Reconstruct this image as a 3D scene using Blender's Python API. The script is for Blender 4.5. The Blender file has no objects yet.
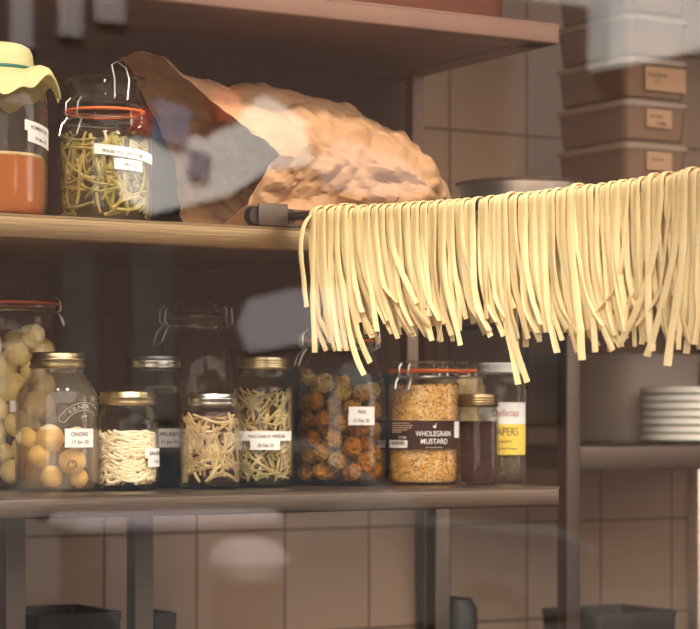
import bpy, math, random
from math import sin, cos, pi, sqrt, radians, atan2
from mathutils import Vector, noise
random.seed(7)
SC = bpy.context.scene
COL = SC.collection
# ------------------------------------------------------------------ camera maths
F = 2244.0; YAW = radians(31.3); SN, CS = sin(YAW), cos(YAW)
ZC = 1.45; HOR = 420.0
def scale_at(u, Y):                       # metres per pixel of what stands at column u on plane Y
    return Y/(F*CS-(u-350)*SN)
def pt(u, v, Y):
    t = scale_at(u, Y)
    return Vector(((F*SN+(u-350)*CS)*t, Y, ZC+(HOR-v)*t))
def u_of(x, y):
    return 350+F*math.tan(atan2(x, y)-YAW)

cam_d = bpy.data.cameras.new('camera'); cam = bpy.data.objects.new('camera', cam_d); COL.objects.link(cam)
cam.location = (0, 0, ZC); cam.rotation_euler = (pi/2, 0, -YAW)
cam_d.sensor_width = 36; cam_d.lens = F/700*36; cam_d.shift_y = (HOR-314.5)/700
cam_d.clip_start = .05; cam_d.clip_end = 200
cam_d.dof.use_dof = True; cam_d.dof.focus_distance = 2.84; cam_d.dof.aperture_fstop = 8.0
SC.camera = cam
SC.view_settings.view_transform = 'Standard'; SC.view_settings.look = 'None'
SC.view_settings.gamma = 1; SC.view_settings.use_curve_mapping = False
SC.view_settings.exposure = 0.18
SC.cycles.transparent_max_bounces = 48; SC.cycles.max_bounces = 10
SC.cycles.sample_clamp_indirect = 6

# ------------------------------------------------------------------ materials
MATS = {}
def new_mat(name):
    m = bpy.data.materials.new(name); m.use_nodes = True; MATS[name] = m
    nt = m.node_tree; nt.nodes.clear()
    out = nt.nodes.new('ShaderNodeOutputMaterial')
    return m, nt, out
def N(nt, kind, **kw):
    n = nt.nodes.new(kind)
    for k, v in kw.items():
        if hasattr(n, k): setattr(n, k, v)
        else: n.inputs[k].default_value = v
    return n
def c4(c): return (c[0], c[1], c[2], 1)
def srgb(r, g, b):
    f = lambda x: ((x/255+.055)/1.055)**2.4 if x > 10 else x/255/12.92
    return (f(r), f(g), f(b))
def coords(nt, scale=(1, 1, 1), kind='Object'):
    tc = nt.nodes.new('ShaderNodeTexCoord'); mp = nt.nodes.new('ShaderNodeMapping')
    nt.links.new(tc.outputs[kind], mp.inputs[0]); mp.inputs['Scale'].default_value = scale
    return mp.outputs[0]
def pbr(name, col, rough=.5, metal=0., col2=None, nscale=40, stretch=(1, 1, 1), bump=0., sss=0., sssr=(.004, .002, .001), spec=.5, coat=0, detail=4, lo=.35, hi=.65, trans=0, tcol=None):
    m, nt, out = new_mat(name)
    b = N(nt, 'ShaderNodeBsdfPrincipled'); b.inputs['Base Color'].default_value = c4(col)
    b.inputs['Roughness'].default_value = rough; b.inputs['Metallic'].default_value = metal
    b.inputs['Specular IOR Level'].default_value = spec; b.inputs['Coat Weight'].default_value = coat
    if sss:
        b.inputs['Subsurface Weight'].default_value = sss; b.inputs['Subsurface Radius'].default_value = (1, .6, .3); b.inputs['Subsurface Scale'].default_value = sssr[0]
    no = N(nt, 'ShaderNodeTexNoise'); no.inputs['Scale'].default_value = nscale; no.inputs['Detail'].default_value = detail
    nt.links.new(coords(nt, stretch), no.inputs['Vector'])
    if col2 is not None:
        r = N(nt, 'ShaderNodeValToRGB'); r.color_ramp.elements[0].position = lo; r.color_ramp.elements[1].position = hi
        r.color_ramp.elements[0].color = c4(col); r.color_ramp.elements[1].color = c4(col2)
        nt.links.new(no.outputs[0], r.inputs[0]); nt.links.new(r.outputs[0], b.inputs['Base Color'])
    if bump:
        bp = N(nt, 'ShaderNodeBump'); bp.inputs['Strength'].default_value = 1; bp.inputs['Distance'].default_value = bump
        nt.links.new(no.outputs[0], bp.inputs['Height']); nt.links.new(bp.outputs[0], b.inputs['Normal'])
    if trans:
        tr = N(nt, 'ShaderNodeBsdfTranslucent'); tr.inputs[0].default_value = c4(tcol or col); mx = N(nt, 'ShaderNodeMixShader'); mx.inputs[0].default_value = trans
        nt.links.new(b.outputs[0], mx.inputs[1]); nt.links.new(tr.outputs[0], mx.inputs[2]); nt.links.new(mx.outputs[0], out.inputs[0])
    else: nt.links.new(b.outputs[0], out.inputs[0])
    return m
def clear(name, tint=(.97, .97, .96), murk=0., murk_col=(.5, .5, .5), f0=.04, power=4., rough=.02, wob=0.):
    """a clear thin wall: what is behind shows through its tint, the surface mirrors more towards grazing angles, murk is a share of cloudy scattering"""
    m, nt, out = new_mat(name)
    tr = N(nt, 'ShaderNodeBsdfTransparent'); tr.inputs[0].default_value = c4(tint)
    base = tr.outputs[0]
    if murk:
        d = N(nt, 'ShaderNodeBsdfDiffuse'); d.inputs[0].default_value = c4(murk_col)
        t2 = N(nt, 'ShaderNodeBsdfTranslucent'); t2.inputs[0].default_value = c4(murk_col)
        a = N(nt, 'ShaderNodeMixShader'); a.inputs[0].default_value = .5
        nt.links.new(d.outputs[0], a.inputs[1]); nt.links.new(t2.outputs[0], a.inputs[2])
        mm = N(nt, 'ShaderNodeMixShader'); mm.inputs[0].default_value = murk
        nt.links.new(base, mm.inputs[1]); nt.links.new(a.outputs[0], mm.inputs[2]); base = mm.outputs[0]
    g = N(nt, 'ShaderNodeBsdfGlossy'); g.inputs['Roughness'].default_value = rough
    lw = N(nt, 'ShaderNodeLayerWeight'); lw.inputs[0].default_value = .5
    pw = N(nt, 'ShaderNodeMath', operation='POWER'); pw.inputs[1].default_value = power
    ml = N(nt, 'ShaderNodeMath', operation='MULTIPLY_ADD'); ml.inputs[1].default_value = 1-f0; ml.inputs[2].default_value = f0
    nt.links.new(lw.outputs['Facing'], pw.inputs[0]); nt.links.new(pw.outputs[0], ml.inputs[0])
    if wob:
        no = N(nt, 'ShaderNodeTexNoise'); no.inputs['Scale'].default_value = 25
        nt.links.new(coords(nt), no.inputs['Vector'])
        bp = N(nt, 'ShaderNodeBump'); bp.inputs['Distance'].default_value = wob
        nt.links.new(no.outputs[0], bp.inputs['Height']); nt.links.new(bp.outputs[0], g.inputs['Normal'])
    mx = N(nt, 'ShaderNodeMixShader')
    nt.links.new(ml.outputs[0], mx.inputs[0]); nt.links.new(base, mx.inputs[1]); nt.links.new(g.outputs[0], mx.inputs[2])
    nt.links.new(mx.outputs[0], out.inputs[0])
    return m

def steel(name, col, rough=.38, amount=.12):
    m, nt, out = new_mat(name)
    b = N(nt, 'ShaderNodeBsdfPrincipled'); b.inputs['Metallic'].default_value = 1; b.inputs['Roughness'].default_value = rough
    no = N(nt, 'ShaderNodeTexNoise'); no.inputs['Scale'].default_value = 9; no.inputs['Detail'].default_value = 6
    nt.links.new(coords(nt, (1, 1, 60)), no.inputs['Vector'])
    r = N(nt, 'ShaderNodeValToRGB'); r.color_ramp.elements[0].position = .3; r.color_ramp.elements[1].position = .7
    r.color_ramp.elements[0].color = c4([x*(1-amount) for x in col]); r.color_ramp.elements[1].color = c4([min(1, x*(1+amount)) for x in col])
    nt.links.new(no.outputs[0], r.inputs[0]); nt.links.new(r.outputs[0], b.inputs['Base Color'])
    bp = N(nt, 'ShaderNodeBump'); bp.inputs['Distance'].default_value = .0003
    nt.links.new(no.outputs[0], bp.inputs['Height']); nt.links.new(bp.outputs[0], b.inputs['Normal'])
    nt.links.new(b.outputs[0], out.inputs[0])
    return m

M = {}
M['glass'] = clear('jar_glass', (.985, .98, .965), .005, (.6, .56, .5), .010, 3.4, .015, .0006)
M['glass_dusty'] = clear('jar_glass_dusty', (.975, .965, .945), .03, (.62, .57, .52), .016, 3.4, .02, .0006)
M['emboss'] = clear('embossed_glass', (.9, .88, .84), .65, (.95, .88, .76), .12, 2.0, .1)
M['glass_frost'] = clear('jar_glass_misted', (.97, .955, .93), .085, (.66, .58, .48), .026, 3.4, .03, .0006)
M['mirrored_grey'] = pbr('grey_violet_mirrored', (.36, .32, .35), .8)
M['pane'] = clear('window_glass', (.985, .98, .97), 0, (0, 0, 0), .08, 5, 0.)
M['gold_lid'] = pbr('gold_lid', (.72, .60, .36), .3, 1, (.55, .44, .25), 60)
M['silver_lid'] = pbr('silver_lid', (.72, .72, .68), .25, 1, (.6, .59, .55), 60)
M['brass_lid'] = pbr('brass_lid', (.36, .26, .13), .35, 1, (.26, .18, .09), 60)
M['white_lid'] = pbr('white_lid', (.75, .75, .72), .4, 0)
M['gasket'] = pbr('orange_rubber', (.85, .16, .03), .5)
M['gasket_red'] = pbr('red_rubber', (.75, .14, .06), .5)
M['wire'] = pbr('clip_wire', (.55, .54, .52), .3, 1)
M['paper'] = pbr('label_paper', (.80, .78, .75), .8, 0, (.74, .72, .70), 90)
M['ink'] = pbr('label_ink', (.03, .03, .035), .7)
M['brine_amber'] = clear('amber_brine', (.955, .84, .56), .07, (.88, .60, .24), .02, 5)
M['brine_dark'] = clear('dark_brown_brine', (.98, .84, .62), .01, (.3, .10, .03), .02, 5)
M['brine_green'] = clear('green_brown_brine', (.80, .70, .45), .22, (.11, .08, .03), .02, 5)
M['brine_olive'] = clear('olive_brine', (.975, .94, .80), .05, (.6, .52, .28), .02, 5)
M['brine_stem'] = clear('brown_brine', (.78, .62, .42), .22, (.09, .05, .02), .02, 5)
M['kombucha'] = clear('kombucha_liquid', (.8, .4, .15), .8, (.86, .27, .04), .03, 4)
M['prune'] = pbr('prune_syrup', (.006, .004, .004), .5, spec=.1)
M['jam'] = pbr('dark_red_jam', (.016, .005, .006), .4, 0, (.045, .012, .009), 60, spec=.2)
M['capers'] = pbr('capers_mass', (.035, .030, .015), .4, 0, (.10, .085, .04), 190, bump=.003)
M['onion'] = pbr('onion_flesh', (.94, .84, .64), .4, 0, (.86, .68, .38), 2.2, sss=.25, bump=.0004)
M['onion_yellow'] = pbr('onion_yellow', (.93, .76, .36), .35, 0, (.93, .84, .58), 2, sss=.25)
M['onion_root'] = pbr('onion_root', (.20, .10, .04), .7)
M['fruit'] = pbr('pickled_fruit_skin', (.95, .47, .08), .35, 0, (.36, .11, .02), 2.2, bump=.08, lo=.58, hi=.74)
M['fruit_light'] = pbr('pickled_fruit_skin_light', (.97, .62, .18), .35, 0, (.60, .22, .05), 2.2, bump=.08, lo=.54, hi=.72)
M['stem'] = pbr('straw_stem', (.56, .40, .19), .5, 0, (.30, .19, .08), 60)
M['stem_green'] = pbr('green_stem', (.46, .42, .17), .45, 0, (.26, .23, .08), 50)
M['stem_pale'] = pbr('pale_stem', (.68, .56, .31), .5, 0, (.42, .32, .14), 50)
M['kraut'] = pbr('white_shreds', (.96, .84, .62), .45, 0, (.92, .74, .46), 40, sss=.2)
M['mustard'] = pbr('mustard_seed', (.72, .42, .10), .5, 0, (.48, .24, .05), 350)
M['mustard_lt'] = pbr('mustard_seed_light', (.85, .62, .25), .5, 0, (.62, .36, .10), 350)
M['cream'] = pbr('cream_contents', (.75, .58, .28), .5, 0, (.6, .42, .18), 60)
M['brown_label'] = pbr('brown_label', (.034, .014, .012), .7, spec=.2)
M['red_ink'] = pbr('red_ink', (.35, .03, .03), .6)
M['yellow_label'] = pbr('yellow_label', (.78, .56, .08), .6)
M['pasta'] = pbr('pasta_dough', (.94, .80, .46), .6, 0, (.92, .73, .36), 30, sss=0, lo=.3, hi=.8, bump=.0004, trans=.22, tcol=(.98, .62, .16))
M['cloth'] = pbr('yellow_cloth', (.90, .83, .48), .85, 0, (.84, .75, .38), 300, bump=.0004, trans=.25)
M['band'] = pbr('teal_band', (.02, .16, .13), .5)
M['kraft'] = pbr('kraft_paper', (.47, .27, .145), .7, 0, (.41, .225, .115), 14, bump=.0015, detail=6, trans=.06)
M['steel_gold_sheen'] = steel('steel_painted_sheen', (.27, .19, .105), .33, .18)  # gold reflection of the pasta painted into the base colour
M['steel_grey'] = steel('brushed_steel_grey', (.17, .13, .10), .38)
M['steel_warm_light'] = pbr('steel_painted_warm_light', (.16, .083, .06), .5, .1, (.18, .097, .07), 8)  # warm reflected light painted into the base colour
M['steel_dark'] = steel('dark_steel', (.12, .095, .08), .45)
M['steel_bowl'] = steel('bowl_steel', (.78, .68, .60), .42)
M['shade_brown'] = pbr('shade_brown', (.032, .018, .013), .7, 0, (.042, .025, .018), 3, spec=.2)
M['red_tub'] = pbr('red_brown_plastic', (.075, .018, .008), .6, 0, (.09, .024, .011), 6, spec=.25)
M['box'] = clear('cloudy_plastic', (.78, .66, .56), .4, (.55, .42, .33), .04, 4, .2)
M['box_lid'] = clear('cloudy_plastic_lid', (.85, .76, .68), .6, (.75, .62, .52), .05, 4, .2)
M['box_food'] = pbr('box_food', (.42, .26, .16), .8, 0, (.52, .36, .24), 25)
M['box_label'] = pbr('tan_tape', (.42, .27, .17), .7)
M['tub'] = clear('milky_tub', (.85, .8, .74), .75, (.93, .86, .78), .04, 4, .25)
M['tub_food'] = pbr('white_tub_contents', (.86, .78, .70), .7, 0, (.80, .72, .64), 8)
M['china'] = pbr('white_china', (.93, .92, .88), .2, 0)
M['china_shade'] = pbr('green_shade', (.10, .26, .18), .3)
M['black'] = pbr('black_plastic', (.012, .010, .010), .5)
M['plaster'] = pbr('plaster', (.35, .27, .22), .8, 0, (.38, .30, .24), 5)
M['floor'] = pbr('floor_vinyl', (.16, .11, .085), .6, 0, (.2, .14, .11), 6)
M['asphalt'] = pbr('asphalt', (.022, .018, .016), .9, 0, (.032, .028, .025), 40)
M['paving'] = pbr('paving', (.075, .06, .055), .9, 0, (.095, .08, .07), 4)
M['mirrored_white'] = pbr('mirrored_white', (.80, .80, .80), .8, 0, (.74, .75, .77), 2)
M['car_white'] = pbr('car_paint_grey', (.09, .08, .08), .3, 0, coat=.3)
M['car_glass'] = pbr('car_glass', (.02, .025, .03), .08)
M['tyre'] = pbr('tyre_rubber', (.02, .02, .02), .8)
M['hub'] = pbr('hub_metal', (.5, .5, .5), .3, 1)
M['red_lamp'] = pbr('red_lamp', (.6, .05, .04), .3)
M['mirrored_blue'] = pbr('mirrored_blue', (.16, .20, .32), .6)
M['mirrored_red'] = pbr('mirrored_red', (.45, .08, .05), .6)
M['dark_door'] = pbr('dark_paint', (.03, .025, .025), .4)
M['win_glass'] = pbr('facade_glass', (.03, .035, .04), .1)

def tile_mat():
    m, nt, out = new_mat('cream_tiles')
    tc = nt.nodes.new('ShaderNodeTexCoord'); sp = nt.nodes.new('ShaderNodeSeparateXYZ'); cb = nt.nodes.new('ShaderNodeCombineXYZ')
    nt.links.new(tc.outputs['Object'], sp.inputs[0])
    ax = N(nt, 'ShaderNodeMath', operation='ADD'); ax.inputs[1].default_value = -2.669+.188*20
    az = N(nt, 'ShaderNodeMath', operation='ADD'); az.inputs[1].default_value = -(ZC-.208)+.196*10
    nt.links.new(sp.outputs[0], ax.inputs[0]); nt.links.new(sp.outputs[2], az.inputs[0])
    nt.links.new(ax.outputs[0], cb.inputs[0]); nt.links.new(az.outputs[0], cb.inputs[1])
    br = N(nt, 'ShaderNodeTexBrick', offset=0.0, squash=1.0)
    br.inputs['Scale'].default_value = 1; br.inputs['Brick Width'].default_value = .188; br.inputs['Row Height'].default_value = .196
    br.inputs['Mortar Size'].default_value = .0028; br.inputs['Mortar Smooth'].default_value = .3
    br.inputs['Color1'].default_value = c4((.33, .225, .16)); br.inputs['Color2'].default_value = c4((.305, .21, .148)); br.inputs['Mortar'].default_value = c4((.12, .08, .06))
    nt.links.new(cb.outputs[0], br.inputs['Vector'])
    b = N(nt, 'ShaderNodeBsdfPrincipled'); b.inputs['Roughness'].default_value = .3
    bp = N(nt, 'ShaderNodeBump'); bp.inputs['Distance'].default_value = .002; bp.invert = True
    nt.links.new(br.outputs['Fac'], bp.inputs['Height']); nt.links.new(bp.outputs[0], b.inputs['Normal'])
    nt.links.new(br.outputs['Color'], b.inputs['Base Color']); nt.links.new(b.outputs[0], out.inputs[0])
    return m
M['tiles'] = tile_mat()
def brick_mat():
    m, nt, out = new_mat('brick_facade')
    tc = nt.nodes.new('ShaderNodeTexCoord'); sp = nt.nodes.new('ShaderNodeSeparateXYZ'); cb = nt.nodes.new('ShaderNodeCombineXYZ')
    nt.links.new(tc.outputs['Object'], sp.inputs[0]); nt.links.new(sp.outputs[0], cb.inputs[0]); nt.links.new(sp.outputs[2], cb.inputs[1])
    br = N(nt, 'ShaderNodeTexBrick'); br.inputs['Scale'].default_value = 1; br.inputs['Brick Width'].default_value = .22; br.inputs['Row Height'].default_value = .075
    br.inputs['Mortar Size'].default_value = .008
    br.inputs['Color1'].default_value = c4((.075, .035, .025)); br.inputs['Color2'].default_value = c4((.055, .028, .022)); br.inputs['Mortar'].default_value = c4((.10, .08, .07))
    nt.links.new(cb.outputs[0], br.inputs['Vector'])
    b = N(nt, 'ShaderNodeBsdfPrincipled'); b.inputs['Roughness'].default_value = .9
    nt.links.new(br.outputs['Color'], b.inputs['Base Color']); nt.links.new(b.outputs[0], out.inputs[0])
    return m
M['brick'] = brick_mat()

# ------------------------------------------------------------------ mesh helpers
class MB:
    def __init__(s): s.v = []; s.f = []
    def add(s, vs, fs):
        o = len(s.v); s.v += [tuple(p) for p in vs]; s.f += [tuple(i+o for i in f) for f in fs]; return s
    def box(s, x0, x1, y0, y1, z0, z1, b=0.):
        if b <= 0:
            vs = [(x, y, z) for z in (z0, z1) for y in (y0, y1) for x in (x0, x1)]
            return s.add(vs, [(0, 2, 3, 1), (4, 5, 7, 6), (0, 1, 5, 4), (2, 6, 7, 3), (0, 4, 6, 2), (1, 3, 7, 5)])
        n = 3; rings = []; vs = []
        def ring(ins, z):
            r = max(b-ins, 1e-5); out = []
            for cx, cy, a0 in ((x1-b, y1-b, 0), (x0+b, y1-b, pi/2), (x0+b, y0+b, pi), (x1-b, y0+b, 3*pi/2)):
                for k in range(n+1):
                    a = a0+pi/2*k/n; out.append((cx+r*cos(a), cy+r*sin(a), z))
            return out
        levels = [(b*(1-cos(pi/2*k/n)), z1-b+b*sin(pi/2*k/n)) for k in range(n+1)]
        prof = [(i, z0+(z1-z)) for i, z in reversed(levels)]+levels
        for i, z in prof: rings.append(ring(i, z))
        m = len(rings[0]); fs = []
        for r in rings: vs += r
        for j in range(len(rings)-1):
            for i in range(m):
                fs.append((j*m+i, j*m+(i+1) % m, (j+1)*m+(i+1) % m, (j+1)*m+i))
        fs.append(tuple(reversed(range(m)))); fs.append(tuple((len(rings)-1)*m+i for i in range(m)))
        return s.add(vs, fs)
    def lathe(s, prof, n=48, closed=False, sq=0., ruffle=None):
        vs = []; fs = []; m = len(prof)
        for r, z in prof:
            for i in range(n):
                a = 2*pi*i/n; k = 1.
                if sq: k = 1/(abs(cos(a))**sq+abs(sin(a))**sq)**(1/sq)
                rr, zz = r*k, z
                if ruffle: rr, zz = ruffle(rr, zz, a)
                vs.append((rr*cos(a), rr*sin(a), zz))
        for j in range(m-1 if not closed else m):
            j2 = (j+1) % m
            for i in range(n):
                fs.append((j*n+i, j*n+(i+1) % n, j2*n+(i+1) % n, j2*n+i))
        return s.add(vs, fs)
    def tube(s, pts, r, n=6, closed=False, flat=1.):
        pts = [Vector(p) for p in pts]; m = len(pts); vs = []; fs = []
        up = Vector((0, 0, 1)); prev = None
        for i, p in enumerate(pts):
            a = pts[i-1] if (i > 0 or closed) else p; b = pts[(i+1) % m] if (i < m-1 or closed) else p
            t = (b-a).normalized()
            if prev is None:
                w = t.cross(up)
                if w.length < .1: w = t.cross(Vector((1, 0, 0)))
            else: w = prev-t*prev.dot(t)
            w.normalize(); prev = w; q = t.cross(w)
            rr = r(i/(m-1)) if callable(r) else r
            for k in range(n):
                an = 2*pi*k/n; vs.append(p+w*cos(an)*rr+q*sin(an)*rr*flat)
        for j in range(m-1 if not closed else m):
            j2 = (j+1) % m
            for i in range(n): fs.append((j*n+i, j*n+(i+1) % n, j2*n+(i+1) % n, j2*n+i))
        if not closed:
            fs.append(tuple(reversed(range(n)))); fs.append(tuple((m-1)*n+i for i in range(n)))
        return s.add(vs, fs)
    def cyl(s, c, axis, r, l, n=16):
        c = Vector(c); a = Vector(axis).normalized()
        return s.tube([c-a*l/2, c-a*l*.49, c+a*l*.49, c+a*l/2], r, n)
    def build(s, name, mat, parent=None, loc=None, smooth=True, ang=35):
        me = bpy.data.meshes.new(name); me.from_pydata(s.v, [], s.f); me.materials.append(mat)
        me.validate(); me.update()
        if smooth: me.shade_smooth(); me.set_sharp_from_angle(angle=radians(ang))
        o = bpy.data.objects.new(name, me); COL.objects.link(o)
        if parent: o.parent = parent
        if loc is not None: o.location = loc
        return o
def tag(o, label=None, cat=None, group=None, kind=None):
    if label: o['label'] = label
    if cat: o['category'] = cat
    if group: o['group'] = group
    if kind: o['kind'] = kind
    return o
def empty(name, loc, label=None, cat=None, group=None):
    o = bpy.data.objects.new(name, None); COL.objects.link(o); o.location = loc; o.empty_display_size = .05
    return tag(o, label, cat, group)
def ball(rx, ry, rz, n=20, m=12, wob=0., seed=0, point=0.):
    b = MB(); vs = []; fs = []
    off = Vector((seed*3.1, seed*1.7, seed*2.3))
    for j in range(m+1):
        th = pi*j/m
        for i in range(n):
            ph = 2*pi*i/n; d = Vector((sin(th)*cos(ph), sin(th)*sin(ph), cos(th)))
            k = 1+wob*noise.noise(d*1.6+off)+(wob*.35*noise.noise(d*5+off))
            k *= 1+point*max(0, d.z)**8
            vs.append((d.x*rx*k, d.y*ry*k, d.z*rz*k))
    for j in range(m):
        for i in range(n): fs.append((j*n+i, (j+1)*n+i, (j+1)*n+(i+1) % n, j*n+(i+1) % n))
    return b.add(vs, fs)
def text_mesh(body, bold=0.):
    c = bpy.data.curves.new('lettering', 'FONT'); c.body = body; c.size = 1; c.align_x = 'CENTER'; c.align_y = 'CENTER'; c.offset = bold; c.resolution_u = 3
    o = bpy.data.objects.new('tmp', c); COL.objects.link(o)
    bpy.context.view_layer.update()
    me = bpy.data.meshes.new_from_object(o.evaluated_get(bpy.context.evaluated_depsgraph_get()))
    vs = [tuple(v.co) for v in me.vertices]; fs = [tuple(p.vertices) for p in me.polygons]
    bpy.data.objects.remove(o); bpy.data.curves.remove(c); bpy.data.meshes.remove(me)
    xs = [v[0] for v in vs]; ys = [v[1] for v in vs]
    cx, cy = (min(xs)+max(xs))/2, (min(ys)+max(ys))/2
    return [(x-cx, y-cy) for x, y, _ in vs], fs, max(xs)-min(xs), max(ys)-min(ys)

# ------------------------------------------------------------------ room shell
def struct(mb, name, mat, smooth=False):
    o = mb.build(name, mat, smooth=smooth); o['kind'] = 'structure'; return o
XL, XR, YB, YF, ZT = -1.0, 5.2, 3.7, 1.5, 2.9
struct(MB().box(XL, XR, YB, YB+.2, 0, ZT), 'wall_back', M['tiles'])
struct(MB().box(XL-.2, XL, YF-.2, YB+.2, 0, ZT), 'wall_left', M['plaster'])
struct(MB().box(XR, XR+.2, YF-.2, YB+.2, 0, ZT), 'wall_right', M['plaster'])
struct(MB().box(XL-.2, XR+.2, YF-.2, YB+.2, -.1, 0), 'floor', M['floor'])
struct(MB().box(XL-.2, XR+.2, YF-.2, YB+.2, ZT, ZT+.25), 'ceiling', M['plaster'])
WX0, WX1, WZ0, WZ1 = -.8, 5.0, .7, 2.86
fw = MB(); fw.box(XL, WX0, YF-.2, YF, 0, ZT); fw.box(WX1, XR, YF-.2, YF, 0, ZT); fw.box(WX0, WX1, YF-.2, YF, 0, WZ0); fw.box(WX0, WX1, YF-.2, YF, WZ1, ZT)
struct(fw, 'wall_front', M['plaster'])
wf = MB(); wf.box(WX0, WX1, YF-.08, YF-.03, WZ0, WZ0+.05); wf.box(WX0, WX1, YF-.08, YF-.03, WZ1-.05, WZ1); wf.box(WX0, WX0+.05, YF-.08, YF-.03, WZ0, WZ1); wf.box(WX1-.05, WX1, YF-.08, YF-.03, WZ0, WZ1)
win = struct(wf, 'window_1', M['dark_door'])
pn = MB().add([(WX0, YF-.055, WZ0), (WX1, YF-.055, WZ0), (WX1, YF-.055, WZ1), (WX0, YF-.055, WZ1)], [(0, 1, 2, 3)]).build('glass_pane', M['pane'], win, smooth=False)

# ------------------------------------------------------------------ shelving
S_LOW, S_UP, S_TOP = ZC-.095, ZC+.257, ZC+.5695
WORK = ZC-.55
RX1 = 1.934; RY0, RY1 = 2.6, 3.02; RX0 = .55
wt = empty('steel_worktop', (2, 3.1, 0), 'steel worktop under the shelving rack', 'worktop')
MB().box(-2.2, 2.6, -.65, .6, WORK-.04, WORK, .004).build('top', M['steel_dark'], wt)
for x in (-2.0, 0.2, 2.4):
    for y in (-.5, .45): MB().box(x, x+.05, y, y+.05, 0, WORK-.04).build('leg', M['steel_dark'], wt, smooth=False)
rack = empty('shelving_rack', (RX0, RY0, WORK), 'steel kitchen rack whose three shelves carry the jars and the paper bag', 'shelving')
def rl(mb): mb.v = [(x-RX0, y-RY0, z-WORK) for x, y, z in mb.v]; return mb
def shelf(z1, th, mat, lab):
    m = MB().box(RX0, RX1, RY0, RY1, z1-.004, z1-.0005)
    # folded front lip and side lip with a rounded corner, and a return underneath
    m.box(RX0, RX1, RY0, RY0+.05, z1-th, z1, .0035)
    m.box(RX1-.05, RX1, RY0+.001, RY1, z1-th, z1-.0002, .0035)
    m.box(RX0, RX1-.02, RY0+.04, RY1, z1-th+.002, z1-th+.004)
    o = rl(m).build('shelf', mat, rack); o['label'] = lab
shelf(S_LOW, .029, M['steel_grey'], 'lower grey steel shelf'); shelf(S_UP, .0325, M['steel_gold_sheen'], 'middle brushed steel shelf with a painted-in gold sheen'); shelf(S_TOP, .0295, M['steel_warm_light'], 'top steel shelf with warm reflected light painted in')
def post(m, x, y, z0, z1, s=.022): return m.box(x-s/2, x+s/2, y-s/2, y+s/2, z0, z1, .002)
for z0, z1 in ((WORK, S_LOW-.029), (S_LOW, S_UP-.0325), (S_UP, S_TOP-.0295)):
    pass
rl(post(MB(), 1.905, 2.955, S_LOW, S_UP-.0325)).build('post', M['steel_grey'], rack)
rl(post(MB(), 1.915, 2.955, S_UP, S_TOP-.0295)).build('post', M['steel_warm_light'], rack)
for u, yy, s in ((12, 2.95, .03), (140, 2.97, .03), (438, 2.97, .028)):
    p = pt(u, 500, yy); rl(post(MB(), p.x, yy, WORK, S_LOW-.029, s)).build('post', M['steel_dark'], rack)
rl(MB().box(RX0, 1.955, RY1+.002, RY1+.014, S_LOW-.03, S_TOP)).build('shade_sheet', M['shade_brown'], rack, smooth=False)  # added dark sheet standing in for the shade behind the jars

# right hand unit: frame with a shelf at plate height
UY = 3.2; UZ = ZC-.047
unit = empty('steel_frame_stand', (2.396, UY, WORK), 'dark steel frame with square posts carrying the plates and the milky tub', 'shelf stand')
def ul(mb): mb.v = [(x-2.396, y-UY, z-WORK) for x, y, z in mb.v]; return mb
ul(MB().box(2.396, 2.426, UY, UY+.03, WORK, ZC+.248, .002)).build('post', M['steel_dark'], unit)
ul(MB().box(2.697, 2.727, UY, UY+.03, WORK, UZ-.0435, .002)).build('post', M['steel_bowl'], unit)
ul(MB().box(3.1, 3.13, UY, UY+.03, WORK, ZC+.248, .002)).build('post', M['steel_dark'], unit)
for x in (2.396, 3.1): ul(MB().box(x, x+.03, 3.66, 3.69, WORK, ZC+.248, .002)).build('post', M['steel_dark'], unit)
ul(MB().box(2.426, 3.1, UY, 3.69, UZ-.042, UZ, .002)).build('shelf', M['steel_dark'], unit)
# wall shelf for bowl and boxes
WSZ = ZC+.283
ws = empty('wall_shelf', (2.1, 3.0, WSZ), 'steel wall shelf behind the hanging pasta that holds the bowl and plastic boxes', 'shelf')
MB().box(0, 1.5, 0, .698, -.03, 0, .003).build('shelf_board', M['steel_grey'], ws)
for x in (.06, 1.4): MB().box(x, x+.02, .4, .698, -.15, -.03).build('bracket', M['steel_grey'], ws, smooth=False)

# ------------------------------------------------------------------ jar kit
class Jar:
    """everything about one jar in its own frame: origin on the shelf, z up, sizes from the columns and rows it spans"""
    def __init__(s, name, u, Y, zbase, label, cat, group=None):
        s.u, s.Y = u, Y; s.t = scale_at(u, Y); p = pt(u, 0, Y); s.zb = zbase
        s.o = empty(name, (p.x, Y, zbase), label, cat, group)
        s.c = Vector((p.x, Y)); d = -s.c.normalized(); s.d = Vector((d.x, d.y, 0)); s.r = Vector((-d.y, d.x, 0))
        if s.r.dot(Vector((CS, -SN, 0))) < 0: s.r = -s.r
    def z(s, v): return ZC+(HOR-v)*s.t-s.zb
    def m(s, px): return px*s.t
    def dirp(s, phi): return s.d*cos(phi)+s.r*sin(phi)
    def phi(s, u, R): return math.asin(max(-.98, min(.98, (u-s.u)*s.t/R)))
    def surf(s, phi, z, R): q = s.dirp(phi)*R; return Vector((q.x, q.y, z))
    def world(s, p): return Vector((s.c.x+p.x, s.c.y+p.y, s.zb+p.z))
def smooth_prof(pts, n=5):
    out = []
    for i in range(len(pts)-1):
        p0 = pts[max(i-1, 0)]; p1 = pts[i]; p2 = pts[i+1]; p3 = pts[min(i+2, len(pts)-1)]
        for k in range(n):
            t = k/n
            f = lambda a, b, c, d: .5*(2*b+(c-a)*t+(2*a-5*b+4*c-d)*t*t+(3*b-a-3*c+d)*t**3)
            out.append((max(0, f(p0[0], p1[0], p2[0], p3[0])), f(p0[1], p1[1], p2[1], p3[1])))
    out.append(pts[-1]); return out
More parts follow.
